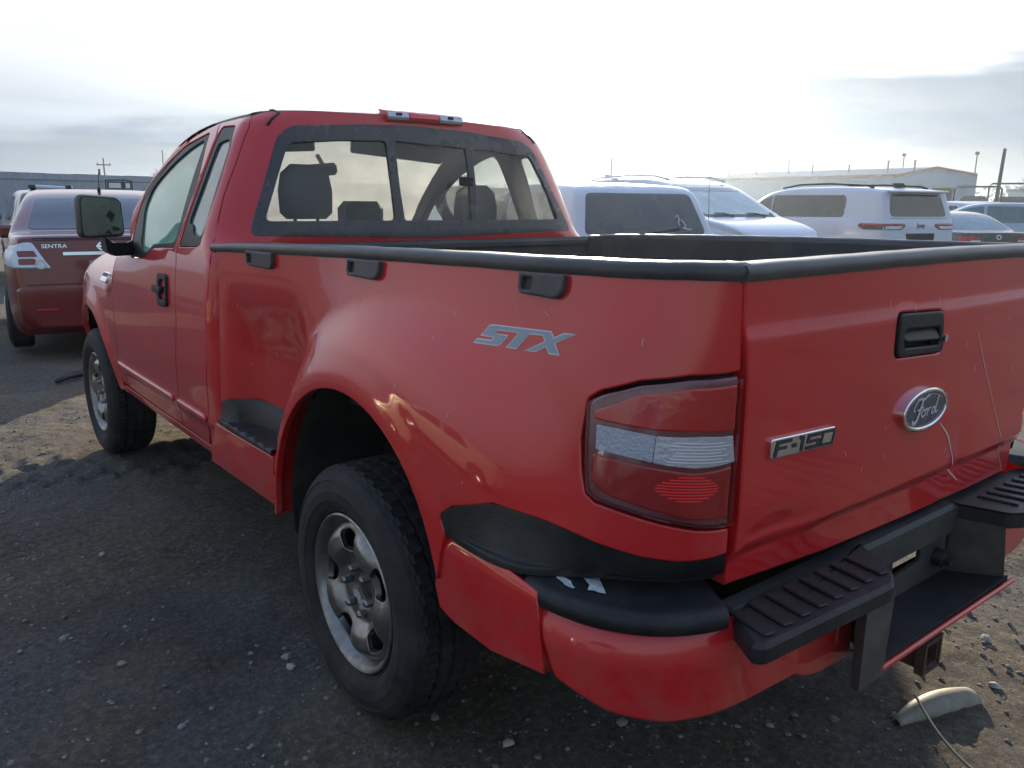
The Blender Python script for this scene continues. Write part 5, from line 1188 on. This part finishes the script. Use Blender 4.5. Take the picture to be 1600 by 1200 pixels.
    far = [('hatchback', 'pale grey hatchback seen over the black sedan, nearest below the warehouse corner', (29.5, 10.6, .05), 8, WAGON, wagon_bits(DKG), mat('pale_grey_paint', (.50, .52, .56), .3, .3, coat=.6)),
           ('crossover', 'silver grey crossover beyond the pale grey hatchback, below the yellow loader', (34.0, 12.2, .1), 14, WAGON, wagon_bits(DKG), SIL),
           ('sedan', 'white sedan in the far row left of the tall pole', (33.5, 14.6, .1), 5, SEDAN, sedan_bits(DKG), WH),
           ('sedan', 'grey sedan in the far row just under the warehouse wall', (38.5, 17.6, .15), -10, SEDAN, sedan_bits(DKG), GREY),
           ('crossover', 'dark blue crossover in the far row right of the yellow loader', (40.0, 14.2, .15), 20, WAGON, wagon_bits(TEAL), BLUE),
           ('hatchback', 'white hatchback at the right end of the far row', (43.0, 13.2, .2), 190, WAGON, wagon_bits(TEAL), WH),
           ('sedan', 'pale gold sedan in the far row between the pole and the loader', (46.0, 17.4, .2), 185, SEDAN, sedan_bits(DKG), CREAM)]
    for n, l, loc, h, base, bits, m in far: car(n, l, 'cars in the far rows', loc, h, variant(base, bits=bits), m, wheels=True)
    # ---- behind the red sedan: an estate with a roof carrier, a white truck with a lamp rack, a white van
    c1, bv, _ = car('estate_car', 'dark estate car behind the red sedan, carrying a white roof bar', 'vehicles left of the pickup', (.95, 14.0, .0), 4, variant(WAGON, bits=wagon_bits(DKG)), GREY)
    c2, bv, _ = car('crossover', 'white crossover behind the red sedan, its roof below the lamp rack', 'vehicles left of the pickup', (2.9, 16.2, -.02), 6, variant(WAGON, bits=wagon_bits(DKG)), WH)
    c3, bv, _ = car('suv', 'pale suv at the left edge, only its roof above the red sedan', 'vehicles left of the pickup', (-1.75, 16.2, -.06), 2, variant(BIGSUV, bits=gsp['bits']), mat('pale_grey_paint', (.50, .52, .56), .3, .3, coat=.6))
    # a dark pickup's lamp rack is a thing of its own, standing on the white suv's roof
    q = empty('lamp_rack', (2.60, 17.6, 1.64), -math.radians(6)); tag(q, 'black frame with two work lamps above the white roof left of the pickup cab', 'lamp rack')
    fr = MB()
    for x in (-.26, 0.08, .26): fr.tube([(x, 0, 0), (x, 0, .27)], .014, 6)
    fr.tube([(-.26, 0, .27), (.10, 0, .28), (.26, 0, .26)], .014, 6).tube([(-.26, 0, .05), (.26, 0, .05)], .014, 6).build('frame', SEAM, q)
    for a, b_ in ((-.23, .06), (.10, .24)):
        MB().box((a, -.03, .08), (b_, .03, .24), .015).build('work_lamp', SEAM, q); MB().box((a+.025, -.036, .105), (b_-.025, -.03, .215), .002).build('lamp_glass', LENS, q)
    q = empty('roof_bar', (.86, 15.1, 1.63), -math.radians(4)); tag(q, 'white roof bar with black end caps seen above the red sedan roof', 'roof bar')
    MB().tube([(-.24, 0, .08), (.24, 0, .06)], .035, 12).build('bar', WH, q, True, 40)
    for s in (-1, 1): MB().tube([(s*.24, 0, .07), (s*.33, 0, .07), (s*.34, 0, .06)], [.05, .05, .03], 12).tube([(s*.29, 0, .05), (s*.29, 0, -.01)], .02, 8).build('end_cap', SEAM, q, True, 40)
    # ---- the car ahead of the pickup's nose, which throws the second shadow, and one across the lane
    car('hatchback', 'grey hatchback parked nose to nose with the red pickup, behind its cab', G, (-.10, 5.1, 0), 0, variant(WAGON, bits=wagon_bits(DKG)), GREY) if False else None
    car('sedan', 'pale gold sedan across the lane left of the pickup, mirrored in its door', 'cars across the lane', (-7.6, 1.9, 0), 12, variant(SEDAN, bits=sedan_bits(DKG)), CREAM)
    car('crossover', 'silver crossover across the lane left of the pickup, unseen, added for reflections', 'cars across the lane', (-7.9, -4.2, 0), 8, variant(WAGON, bits=wagon_bits(DKG)), SIL)  # out of view, added to be reflected in the pickup's flank
# ------------------------------------------------------------------ ground
def vnoise(x, y, seed=0):
    xi, yi = np.floor(x).astype(np.int64), np.floor(y).astype(np.int64); xf, yf = x-xi, y-yi
    def h(a, b):
        n = (a*374761393+b*668265263+seed*1442695041) & 0x7fffffff; n = ((n ^ (n >> 13))*1274126177) & 0x7fffffff; return ((n ^ (n >> 16)) & 0xffff)/65535.
    u, v = xf*xf*(3-2*xf), yf*yf*(3-2*yf)
    return (h(xi, yi)*(1-u)+h(xi+1, yi)*u)*(1-v)+(h(xi, yi+1)*(1-u)+h(xi+1, yi+1)*u)*v
def fbm(x, y, o=4, seed=0): return sum(.5**k*(vnoise(x*2**k+17*k, y*2**k-9*k, seed+k)-.5) for k in range(o))
def ground_h(x, y):
    r = np.hypot(x+1, y-1); near = np.clip(1-(r-7)/8, 0, 1)
    h = .022*fbm(x*.5, y*.5, 2, 3)+near*(.014*fbm(x*2.6, y*2.6, 3, 1)+.010*fbm(x*9, y*9, 3, 2)+.016*np.abs(fbm(x*24, y*24, 2, 5)))
    # tyre ruts that cross in front of the left front wheel
    for a, c, w in ((math.radians(-12), 2.55, .16), (math.radians(-9), 2.95, .12), (math.radians(30), -1.7, .18)):
        d = -math.sin(a)*x+math.cos(a)*y-c; s = math.cos(a)*x+math.sin(a)*y
        if c < 0: d = x*.42+y*.9+1.62; s = x*.9-y*.42
        h = h-near*.020*np.exp(-(d/w)**2)*(1+.55*np.sign(np.sin(s*36+np.sign(d)*1.2)))
    for wx, wy in ((-.845, 0), (-.845, 3.2), (.86, 0), (.845, 3.2)): h = h*(1-np.exp(-(((x-wx)/.22)**2+((y-wy)/.24)**2)))
    return h
def build_ground():
    def axis(lo, hi, c0, c1, fine):
        m = list(np.arange(c0, c1, fine)); s = fine; v = c0; left = []
        while v > lo: s = min(s*1.22, 60); v -= s; left.append(v)
        s = fine; v = m[-1]; right = []
        while v < hi: s = min(s*1.22, 60); v += s; right.append(v)
        return np.array(left[::-1]+m+right)
    X = axis(-900, 900, -3.2, 2.6, .022); Y = axis(-900, 900, -2.0, 6.2, .022)
    gx, gy = np.meshgrid(X, Y, indexing='ij'); Z = ground_h(gx, gy); n, k = len(X), len(Y)
    V = np.stack([gx, gy, Z], -1).reshape(-1, 3); I = np.arange(n*k).reshape(n, k)
    F = np.stack([I[:-1, :-1], I[1:, :-1], I[1:, 1:], I[:-1, 1:]], -1).reshape(-1, 4)
    me = bpy.data.meshes.new('ground'); me.vertices.add(len(V)); me.vertices.foreach_set('co', V.ravel())
    me.loops.add(F.size); me.loops.foreach_set('vertex_index', F.ravel().astype(np.int32)); me.polygons.add(len(F)); me.polygons.foreach_set('loop_start', np.arange(0, F.size, 4, dtype=np.int32))
    me.update(calc_edges=True); me.polygons.foreach_set('use_smooth', [True]*len(F))
    m = bpy.data.materials.new('packed_dirt'); m.use_nodes = True; nt = m.node_tree; N = nt.nodes; L = nt.links; b = N['Principled BSDF']; b.inputs['Roughness'].default_value = .95; b.inputs['Specular IOR Level'].default_value = .2
    tc = N.new('ShaderNodeTexCoord')
    def noise(s, d=6, r=.6):
        q = N.new('ShaderNodeTexNoise'); q.inputs['Scale'].default_value = s; q.inputs['Detail'].default_value = d; q.inputs['Roughness'].default_value = r; L.new(tc.outputs['Object'], q.inputs['Vector']); return q
    def ramp(src, *st):
        q = N.new('ShaderNodeValToRGB'); e = q.color_ramp.elements; e[0].position, e[0].color = st[0][0], (*st[0][1], 1); e[1].position, e[1].color = st[-1][0], (*st[-1][1], 1)
        for p, c in st[1:-1]: x = e.new(p); x.color = (*c, 1)
        L.new(src, q.inputs[0]); return q
    def mix(f, a, c):
        q = N.new('ShaderNodeMix'); q.data_type = 'RGBA'
        if isinstance(f, float): q.inputs['Factor'].default_value = f
        else: L.new(f, q.inputs['Factor'])
        L.new(a, q.inputs['A']); L.new(c, q.inputs['B']); return q.outputs['Result']
    base = ramp(noise(1.1).outputs[0], (.3, (.075, .060, .043)), (.5, (.135, .107, .074)), (.7, (.22, .175, .118)))
    fine = ramp(noise(38, 8, .75).outputs[0], (.3, (.034, .029, .024)), (.5, (.118, .102, .080)), (.70, (.38, .34, .28)))
    c = mix(.5, base.outputs[0], fine.outputs[0])
    grit = N.new('ShaderNodeTexVoronoi'); grit.inputs['Scale'].default_value = 75; L.new(tc.outputs['Object'], grit.inputs['Vector'])
    gmask = ramp(grit.outputs['Distance'], (.10, (1, 1, 1)), (.22, (0, 0, 0))); patch = ramp(noise(2.3, 4).outputs[0], (.46, (0, 0, 0)), (.62, (1, 1, 1)))
    mm = N.new('ShaderNodeMath'); mm.operation = 'MULTIPLY'; L.new(gmask.outputs[0], mm.inputs[0]); L.new(patch.outputs[0], mm.inputs[1])
    gcol = ramp(grit.outputs['Color'], (.2, (.12, .12, .12)), (.8, (.34, .33, .31)))
    c = mix(mm.outputs[0], c, gcol.outputs[0])
    grey = ramp(noise(.9, 5, .6).outputs[0], (.44, (0, 0, 0)), (.60, (.55, .55, .55))); gy = ramp(noise(46, 8, .8).outputs[0], (.32, (.035, .037, .041)), (.52, (.105, .108, .114)), (.70, (.33, .33, .34)))
    c = mix(grey.outputs[0], c, gy.outputs[0])
    stain = ramp(noise(.7, 3, .5).outputs[0], (.58, (1, 1, 1)), (.74, (.45, .42, .40))); ml = N.new('ShaderNodeMix'); ml.data_type = 'RGBA'; ml.blend_type = 'MULTIPLY'; ml.inputs['Factor'].default_value = 1.0; L.new(c, ml.inputs['A']); L.new(stain.outputs[0], ml.inputs['B']); c = ml.outputs['Result']
    straw = ramp(noise(5, 9, .8).outputs[0], (.60, (0, 0, 0)), (.70, (1, 1, 1))); sc = N.new('ShaderNodeRGB'); sc.outputs[0].default_value = (.20, .16, .09, 1)
    sm = N.new('ShaderNodeMath'); sm.operation = 'MULTIPLY'; sm.inputs[1].default_value = .5; L.new(straw.outputs[0], sm.inputs[0]); c = mix(sm.outputs[0], c, sc.outputs[0])
    L.new(c, b.inputs['Base Color'])
    ad = N.new('ShaderNodeMath'); ad.operation = 'ADD'; L.new(noise(60, 8, .75).outputs[0], ad.inputs[0]); L.new(gmask.outputs[0], ad.inputs[1])
    bp = N.new('ShaderNodeBump'); bp.inputs['Strength'].default_value = 1.0; bp.inputs['Distance'].default_value = .018; L.new(ad.outputs[0], bp.inputs['Height']); L.new(bp.outputs[0], b.inputs['Normal'])
    me.materials.append(m); o = bpy.data.objects.new('ground', me); COL.objects.link(o); tag(o, 'packed brown dirt with gravel and tyre ruts', kind='structure')
    # ---- loose gravel: far too many stones to count
    t = (1+5**.5)/2; ico = np.array([(-1, t, 0), (1, t, 0), (-1, -t, 0), (1, -t, 0), (0, -1, t), (0, 1, t), (0, -1, -t), (0, 1, -t), (t, 0, -1), (t, 0, 1), (-t, 0, -1), (-t, 0, 1)], float)/math.hypot(1, t)
    IF = np.array([(0, 11, 5), (0, 5, 1), (0, 1, 7), (0, 7, 10), (0, 10, 11), (1, 5, 9), (5, 11, 4), (11, 10, 2), (10, 7, 6), (7, 1, 8), (3, 9, 4), (3, 4, 2), (3, 2, 6), (3, 6, 8), (3, 8, 9), (4, 9, 5), (2, 4, 11), (6, 2, 10), (8, 6, 7), (9, 8, 1)])
    def stones(n, lo, hi, rmin, rmax, seed, pw):
        g = np.random.default_rng(seed); V = []; F = []
        while len(V) < n:
            x, y = g.uniform(lo[0], hi[0]), g.uniform(lo[1], hi[1])
            if fbm(np.array([x*1.1]), np.array([y*1.1]), 3, 9)[0]+g.uniform(-.35, .35) < .0: continue
            r = rmin+(rmax-rmin)*g.random()**pw; P = ico*g.uniform(.75, 1.2, (12, 1))*np.array([r, r*g.uniform(.6, 1.1), r*g.uniform(.35, .7)]); a = g.uniform(0, 6.28); P = rotz(P, a)
            P = P+[x, y, float(ground_h(np.array([x]), np.array([y]))[0])+r*.12]; F.append(IF+12*len(V)); V.append(P)
        return np.vstack(V), np.vstack(F)
    sm1 = mat('gravel_stone', (.165, .16, .155), .9, var=(14, .7))
    V1, F1 = stones(11000, (-3.0, -1.9), (2.2, 4.4), .002, .012, 5, 3.6)
    o = obj('gravel', V1, F1, sm1, None, None, False); tag(o, 'grey loose gravel scattered over the dirt', kind='stuff')
    V2, F2 = stones(220, (-3.0, -1.9), (2.2, 4.4), .010, .024, 11, 2.0)
    o = obj('gravel', V2, F2, mat('coarse_stone', (.17, .16, .145), .9, var=(12, .6)), None, None, False); tag(o, 'coarser dark stones pressed into the dirt among the fine gravel', kind='stuff')
    sm2 = mat('pale_stone', (.34, .32, .28), .9, var=(18, .3))
    spots = [(-.697, -.422, .019, 'pale stone on the shaded dirt below the painted bumper corner'), (.993, -.997, .022, 'round pale stone on the sunlit dirt right of the hitch receiver'), (.70, -1.14, .020, 'small stone near the bent strip of trim, on its right'), (1.17, -.86, .017, 'pale stone farthest right on the sunlit dirt'),
             (-1.31, 1.60, .018, 'lone stone on the shaded dirt left of the step'), (-1.02, .32, .020, 'pale stone beside the rear tyre'), (.55, -.80, .015, 'stone under the bumper lip, beside the lit gravel')]
    for i, (x, y, r, l) in enumerate(spots):
        g = np.random.default_rng(50+i); P = ico*g.uniform(.8, 1.15, (12, 1))*[r, r*.8, r*.62]; P = rotz(P, i)
        s = obj('stone', P, IF, sm2, None, None, True); s.data.set_sharp_from_angle(angle=math.radians(50)); s.location = (x, y, float(ground_h(np.array([x]), np.array([y]))[0])+r*.35); tag(s, l, 'stone', 'loose stones')
    # ---- bent strip of broken trim
    d = empty('broken_trim', (.40, -1.085, float(ground_h(np.array([.4]), np.array([-1.04]))[0])), math.radians(0)); tag(d, 'bent cream strip of broken plastic trim lying on the dirt behind the hitch', 'debris')
    PL = mat('cream_plastic', (.24, .22, .165), .5, var=(20, .3), dirt=((.12, .10, .08), .5, 12))
    rings = []
    for k in range(15):
        u = k/14; p = Vector((-.13+.30*u, .045-.02*u-.06*u*u, .0)); r = .015+.030*math.sin(u*2.2); rings.append([tuple(p+Vector((.25*r*math.cos(t)*.6, r*math.cos(t), .008+r*.95*max(math.sin(t), -.15)))) for t in np.linspace(-.2, math.pi+.1, 11)])
    o = loft('shell', rings, PL, d, sharp=None); md = o.modifiers.new('thickness', 'SOLIDIFY'); md.thickness = .003
    rings = []
    for k in range(17):
        u = k/16; p = Vector((-.02-.11*u-.06*math.sin(u*2.4), .050-.26*u, .052*(1-u)**1.5+.006+.012*math.sin(u*3.1))); rings.append([tuple(p+Vector((dx, 0, dz))) for dx, dz in ((-.003, -.002), (.003, -.002), (.005, .004), (-.002, .005))])
    loft('edge_strip', rings, PL, d, True, True)
    # ---- dark scrap of hose by the front wheel
    h = MB().tube([(-.84, 5.40, .03), (-.74, 5.50, .045), (-.62, 5.62, .03), (-.52, 5.60, .03)], [.02, .03, .03, .015], 7).build('rubber_scrap', RUB, None, True); tag(h, 'short scrap of black rubber on the dirt before the red sedan', 'scrap')

# ------------------------------------------------------------------ buildings, fence, poles, trees
def build_setting():
    # steel fence on the left: sheets between posts
    f = empty('steel_fence', (0, 0, 0)); tag(f, 'long blue grey corrugated steel fence behind the parked cars on the left', 'fence')
    FM = mat('fence_steel', (.22, .27, .35), .6, var=(3, .12), dirt=((.2, .2, .2), .2, 2)); a = Vector((-2.2, 50.2, 0)); dr = Vector((.985, .172, 0)).normalized(); nn = Vector((-dr.y, dr.x, 0))
    V = []; F = []; n = 18
    for i in range(n+1):
        x = 1.5*i/n; d = .025 if (i % 2) else -.0
        V += [(x, -d, 0), (x, -d, 1)]
    for i in range(n): F.append((2*i, 2*i+2, 2*i+3, 2*i+1))
    proto = None
    for k in range(44):
        p = a+dr*1.5*k
        if proto is None: proto = obj('fence_sheet', V, F, FM, f, None, False); o = proto
        else: o = proto.copy(); COL.objects.link(o)
        o.location = p; o.rotation_euler = (0, 0, math.atan2(dr.y, dr.x)); o.scale = (1, 1, 2.96+.05*random.random()-.002*k)
        if k % 4 == 0: MB().box((-.05, .03, 0), (.05, .11, 3.05 if k % 8 else 3.3)).build('fence_post', SEAM, f).location = p; 
    rl = MB(); e = a+dr*66
    rl.add([tuple(a+nn*-.05+Vector((0, 0, 2.55))), tuple(e+nn*-.05+Vector((0, 0, 2.55))), tuple(e+nn*-.05+Vector((0, 0, 2.62))), tuple(a+nn*-.05+Vector((0, 0, 2.62)))], [(0, 1, 2, 3)]); rl.build('fence_rail', mat('fence_rail_grey', (.10, .12, .15), .6), f)
    # warehouse with a low gable, red trim and roof vents
    A, B, Cc = Vector((88.3, 43.8, 0)), Vector((88.6, 70.4, 0)), Vector((91.4, 36.7, 0)); w = empty('warehouse', A); tag(w, 'long pale blue steel warehouse with red roof trim and a low gable at right', 'warehouse')
    WB = mat('pale_blue_siding', (.22, .32, .46), .6, var=(.6, .05)); TR = mat('red_trim', (.22, .05, .05), .5); RF = mat('warehouse_roof', (.30, .265, .265), .5, .2, var=(.4, .1))
    z1, z2 = 5.0, 5.78; M = (A+Cc)/2; D = (B-A)
    def P(v, z): return tuple(v-A+Vector((0, 0, z)))
    deep = Vector((22, 9, 0))
    # ribbed siding: vertical pans a metre wide on both walls
    def wall(p, q, ztop, step, nm):
        L_ = (q-p).length; d = (q-p).normalized(); n0 = Vector((d.y, -d.x, 0)); n0 = n0 if n0.dot(Vector((-1.9, -2, 0))-p) > 0 else -n0; k = max(1, int(L_/step))
        for i in range(k):
            u0, u1 = L_*i/k, L_*(i+1)/k; s0, s1 = p+d*u0, p+d*(u1-.06); zt0, zt1 = ztop(i/k), ztop((i+1)/k)
            obj('siding_panel', [P(s0, 0), P(s1, 0), P(s1, zt1), P(s0, zt0), P(s0+n0*.05, 0), P(s1+n0*.05, 0), P(s1+n0*.05, zt1), P(s0+n0*.05, zt0)], [(4, 5, 6, 7), (0, 4, 7, 3), (1, 2, 6, 5), (2, 3, 7, 6)], WB, w, None, False)
        obj('wall', [P(p, 0), P(q, 0), P(q, ztop(1)), P((p+q)/2, ztop(.5)), P(p, ztop(0))], [(0, 1, 2, 3, 4)], WB, w, None, False)
    wall(B, A, lambda t: z1, 1.9, 'long')
    wall(A, Cc, lambda t: z1+(z2-z1)*(1-abs(2*t-1)), 1.2, 'gable')
    back = D*1.0
    obj('roof', [P(A+Vector((-.3, 0, 0)), z1), P(B+Vector((-.3, 0, 0)), z1), P(M+D, z2), P(M, z2)], [(0, 1, 2, 3)], RF, w, None, False)
    obj('roof', [P(M, z2), P(M+D, z2), P(Cc+D, z1), P(Cc, z1)], [(0, 1, 2, 3)], RF, w, None, False)
    obj('wall', [P(Cc, 0), P(Cc+D, 0), P(Cc+D, z1), P(Cc, z1)], [(0, 1, 2, 3)], WB, w, None, False)
    def trim(p, q, z0, z3, th=.22):
        n0 = Vector((-.25, -.1, 0)); obj('roof_trim', [P(p+n0, z0-th), P(q+n0, z3-th), P(q+n0, z3+.06), P(p+n0, z0+.06), P(p, z0-th), P(q, z3-th), P(q, z3+.06), P(p, z0+.06)], [(0, 1, 2, 3), (3, 2, 6, 7), (0, 4, 5, 1)], TR, w, None, False)
    trim(B, A, z1, z1); trim(A, M, z1, z2); trim(M, Cc, z2, z1)
    for t, u, h in ((.10, .35, 1.2), (.30, .5, .8), (.47, .45, .9), (.62, .6, 1.5), (.78, .5, .6), (.93, .45, 1.1), (.02, .55, 1.0)):
        p = A+D*t+(M-A)*u*2*.5-A; z = z1+(z2-z1)*u; MB().tube([p+Vector((0, 0, z-.1)), p+Vector((0, 0, z+h))], .10, 8).tube([p+Vector((0, 0, z+h)), p+Vector((0, 0, z+h+.10))], .17, 8).build('roof_vent', mat('vent_grey', (.16, .15, .16), .6), w)
    for base, t in ((Cc, .2), (A, .62)):
        p = (A+(Cc-A)*(.86 if base is Cc else .30))-A; d = Vector((-.4, -.2, 0)); MB().box(tuple(p+d+Vector((-.2, -.2, 3.55))), tuple(p+d+Vector((.2, .2, 3.95))), .05).build('wall_lamp', mat('wall_lamp_grey', (.10, .11, .13), .5), w)
    for t, z0, zz, ww in ((.12, 2.0, 4.35, 5.5), (.55, 2.0, 4.35, 5.5)):
        p = A+D*t-A+Vector((-.12, 0, 0)); MB().box((p.x-.02, p.y, 0), (p.x, p.y+ww, zz)).build('roller_door', mat('roller_door_blue', (.19, .28, .40), .6), w); MB().box((p.x-.05, p.y-.2, zz), (p.x, p.y+ww+.2, zz+.2)).build('door_lintel', mat('dark_lintel', (.22, .28, .36), .6), w)
    # poles
    def pole(nm, label, x, y, h, r, cat, extra=None):
        o = empty(nm, (x, y, 0)); tag(o, label, cat); MB().tube([(0, 0, 0), (0.0, 0, h)], [r, r*.7], 8).build('shaft', mat('weathered_pole', (.12, .10, .085), .9), o)
        if extra: extra(o, h)
        return o
    def cross(o, h):
        MB().box((-.75, -.05, h-.8), (.75, .05, h-.68)).build('crossarm', MATS['weathered_pole'], o).rotation_euler = (0, 0, math.radians(-20))
        for s in (-.6, .6): MB().tube([(s, -.33*s*0, h-.68), (s, 0, h-.5)], .04, 6).build('insulator', SEAM, o)
    pole('utility_pole', 'utility pole with a crossarm rising behind the steel fence at left', 20.3, 100, 6.1, .10, 'utility pole', cross)
    pole('wooden_pole', 'tall leaning wooden pole at the right, near the yellow loader', 48.6, 17.85, 4.75, .13, 'pole').rotation_euler = (math.radians(1), math.radians(2.2), 0)
    def can(o, h): MB().tube([(-.35, 0, h-2.0), (-.35, 0, h-1.2)], .22, 8).build('transformer', SEAM, o)
    pole('utility_pole', 'thin utility pole with a transformer above the white minivan', 42.6, 42.4, 4.9, .10, 'utility pole', can)
    def head(o, h): MB().box((-.25, -.15, h-.25), (.25, .15, h+.1), .05).build('lamp_head', SEAM, o)
    pole('light_pole', 'slim light pole standing behind the warehouse ridge', 100.2, 49.2, 7.9, .10, 'light pole', head)
    pole('light_pole', 'slim light pole behind the right end of the warehouse', 96.2, 39.0, 7.5, .10, 'light pole', head)
    for x, y, z, l in ((1.0, 50.9, 3.75, 'thin bare post above the fence, leftmost'), (4.4, 51.6, 3.6, 'thin bare post above the fence behind the red sedan'), (13.5, 53.0, 4.6, 'tall thin post above the fence beside the pickup windshield')): pole('fence_mast', l, x, y, z, .035, 'post')
    # bare tree and low far trees
    def bare_tree(label, x, y, h, seed, n=5):
        g = np.random.default_rng(seed); o = empty('bare_tree', (x, y, 0)); tag(o, label, 'tree', 'bare trees'); BK_ = mat('bark', (.09, .075, .065), .9)
        MB().tube([(0, 0, 0), (.05, 0, h*.25), (.02, .05, h*.42)], [.16, .13, .10], 7).build('trunk', BK_, o); cr = MB()
        def grow(p, d, l, r, k):
            e = p+d*l; m_ = p+d*l*.5+Vector(g.normal(0, .06*l, 3)); cr.tube([p, m_, e], [r, r*.8, r*.55], 4, False)
            if k > 0:
                for _ in range(3 if k > 1 else 4):
                    nd = (d+Vector(g.normal(0, .45, 3))+Vector((0, 0, .12))).normalized(); grow(p+d*l*g.uniform(.55, 1.0), nd, l*g.uniform(.55, .8), r*.55, k-1)
        for _ in range(n): grow(Vector((.02, .05, h*g.uniform(.25, .42))), Vector((g.normal(0, .5), g.normal(0, .5), 1)).normalized(), h*.28, .07, 3)
        cr.build('crown', BK_, o)
    bare_tree('bare tree behind the white minivan roof', 62.0, 52.6, 5.9, 3)
    bare_tree('bare shrub tree beyond the fence right of the utility pole', 24.5, 92, 5.2, 8, 7)
    bare_tree('bare tree far off at the right edge, beyond the loaders', 120, 32.5, 6.8, 12, 8)
    bare_tree('bare tree far off just right of the warehouse corner', 118, 40.5, 6.2, 15, 8)
    # a far belt of trees that reads as one mass
    g = np.random.default_rng(2); V = []; F = []
    for k in range(5200):
        t = g.uniform(0, 1); ang = math.radians(8+84*t); R_ = 330+g.uniform(-20, 20); x, y = R_*math.sin(ang), R_*math.cos(ang); hmax = 7+3.5*fbm(np.array([t*30]), np.array([0.]), 3, 4)[0]*2
        z = g.uniform(0, 1)**.7*hmax; s = g.uniform(.4, 1.1); d = Vector(g.normal(0, 1, 3)).normalized(); e = d.orthogonal().normalized()*s; f2 = d.cross(e)*.7; c = Vector((x, y, z)); i = len(V); V += [c-e, c+f2, c+e, c-f2]; F.append((i, i+1, i+2, i+3))
    o = obj('far_trees', V, F, mat('far_twigs', (.16, .16, .17), .95), None, None, False); tag(o, 'far hazy belt of bare trees along the horizon', kind='stuff')
    # low white building and rack frames at the far right
    lb = empty('far_building', (150, 47, 0)); tag(lb, 'low white building with a flat roof far off at the right edge', 'building')
    MB().box((-2, -22, 0), (6, 8, 4.2)).build('wall', mat('white_wall', (.45, .48, .52), .7), lb); MB().box((-2.3, -22.3, 4.2), (6.3, 8.3, 4.6)).build('roof', mat('grey_roof', (.25, .27, .3), .7), lb)
    for k in range(7): MB().box((-2.12, -20+4*k, 1.4), (-2.0, -18.2+4*k, 3.0)).build('window', DKG, lb)
    # yellow loader
    yl = empty('loader', (62, 26.6, 0), math.radians(20)); tag(yl, 'small yellow loader parked right of the warehouse corner', 'loader'); YE = mat('yellow_paint', (.50, .38, .05), .5, dirt=(DUST, .4, 3))
    MB().box((-.8, -1.6, .6), (.8, 1.4, 1.6), .15).build('body', YE, yl); MB().box((-.65, -.4, 1.6), (.65, .9, 2.9), .08).build('cab', SEAM, yl); MB().box((-.72, -.5, 2.9), (.72, 1.0, 3.02), .04).build('cab_roof', YE, yl)
    MB().tube([(-.6, 1.2, 1.5), (-.6, 2.4, 1.8), (-.6, 3.0, .7)], .10, 6).build('lift_arm', YE, yl); MB().tube([(.6, 1.2, 1.5), (.6, 2.4, 1.8), (.6, 3.0, .7)], .10, 6).build('lift_arm', YE, yl); MB().box((-1.0, 2.8, .3), (1.0, 3.6, .9), .1).build('bucket', RUST, yl)
    for s in (-1, 1):
        for y in (-1.0, .9): lathe('tyre', [(-.18, .25), (-.2, .5), (-.12, .56), (.12, .56), (.2, .5), (.18, .25)], 20, TYRE, yl).location = (s*.85, y, .56)
    # dark tube frames among the far rows
    for k, (x, y, h, wd, l) in enumerate(((66, 26.0, 3.1, 3.2, 'dark tube frame of a rack truck left of the wooden pole'), (70, 24.4, 3.4, 4.5, 'wide dark tube frame right of the wooden pole'))):
        o = empty('rack_frame', (x, y, 0), math.radians(-65)); tag(o, l, 'rack', 'dark rack frames'); 
        for s in (-1, 1): MB().tube([(s*wd/2, 0, .0), (s*wd/2, 0, h-.2), (s*(wd/2-.2), 0, h)], .08, 6).build('upright', SEAM, o)
        MB().tube([(-wd/2+.2, 0, h), (wd/2-.2, 0, h)], .08, 6).build('top_bar', SEAM, o); MB().tube([(-wd/2, 0, 1.9), (wd/2, 0, 1.9)], .06, 6).build('cross_bar', SEAM, o)
        MB().box((-wd/2+.4, -.4, .5), (wd/2-.9, .4, 2.4), .2).build('load', mat('dark_load', (.06, .07, .075), .8), o)
build_ground()
build_setting()
truck = build_pickup()
build_vehicles()
def build_haze():
    m = bpy.data.materials.new('glare_haze'); m.use_nodes = True; nt = m.node_tree; nt.nodes.clear()
    out = nt.nodes.new('ShaderNodeOutputMaterial'); v = nt.nodes.new('ShaderNodeVolumePrincipled'); v.inputs['Color'].default_value = (.70, .85, 1.0, 1); v.inputs['Density'].default_value = .0008; v.inputs['Anisotropy'].default_value = .78  # forward scatter also imitates lens glare towards the sun
    nt.links.new(v.outputs[0], out.inputs['Volume'])
    o = MB().box((-930, -930, -1.5), (930, 930, 12.4)).build('haze', m); tag(o, 'thin haze over the whole yard, strengthened to imitate sun glare', kind='stuff')
build_haze()
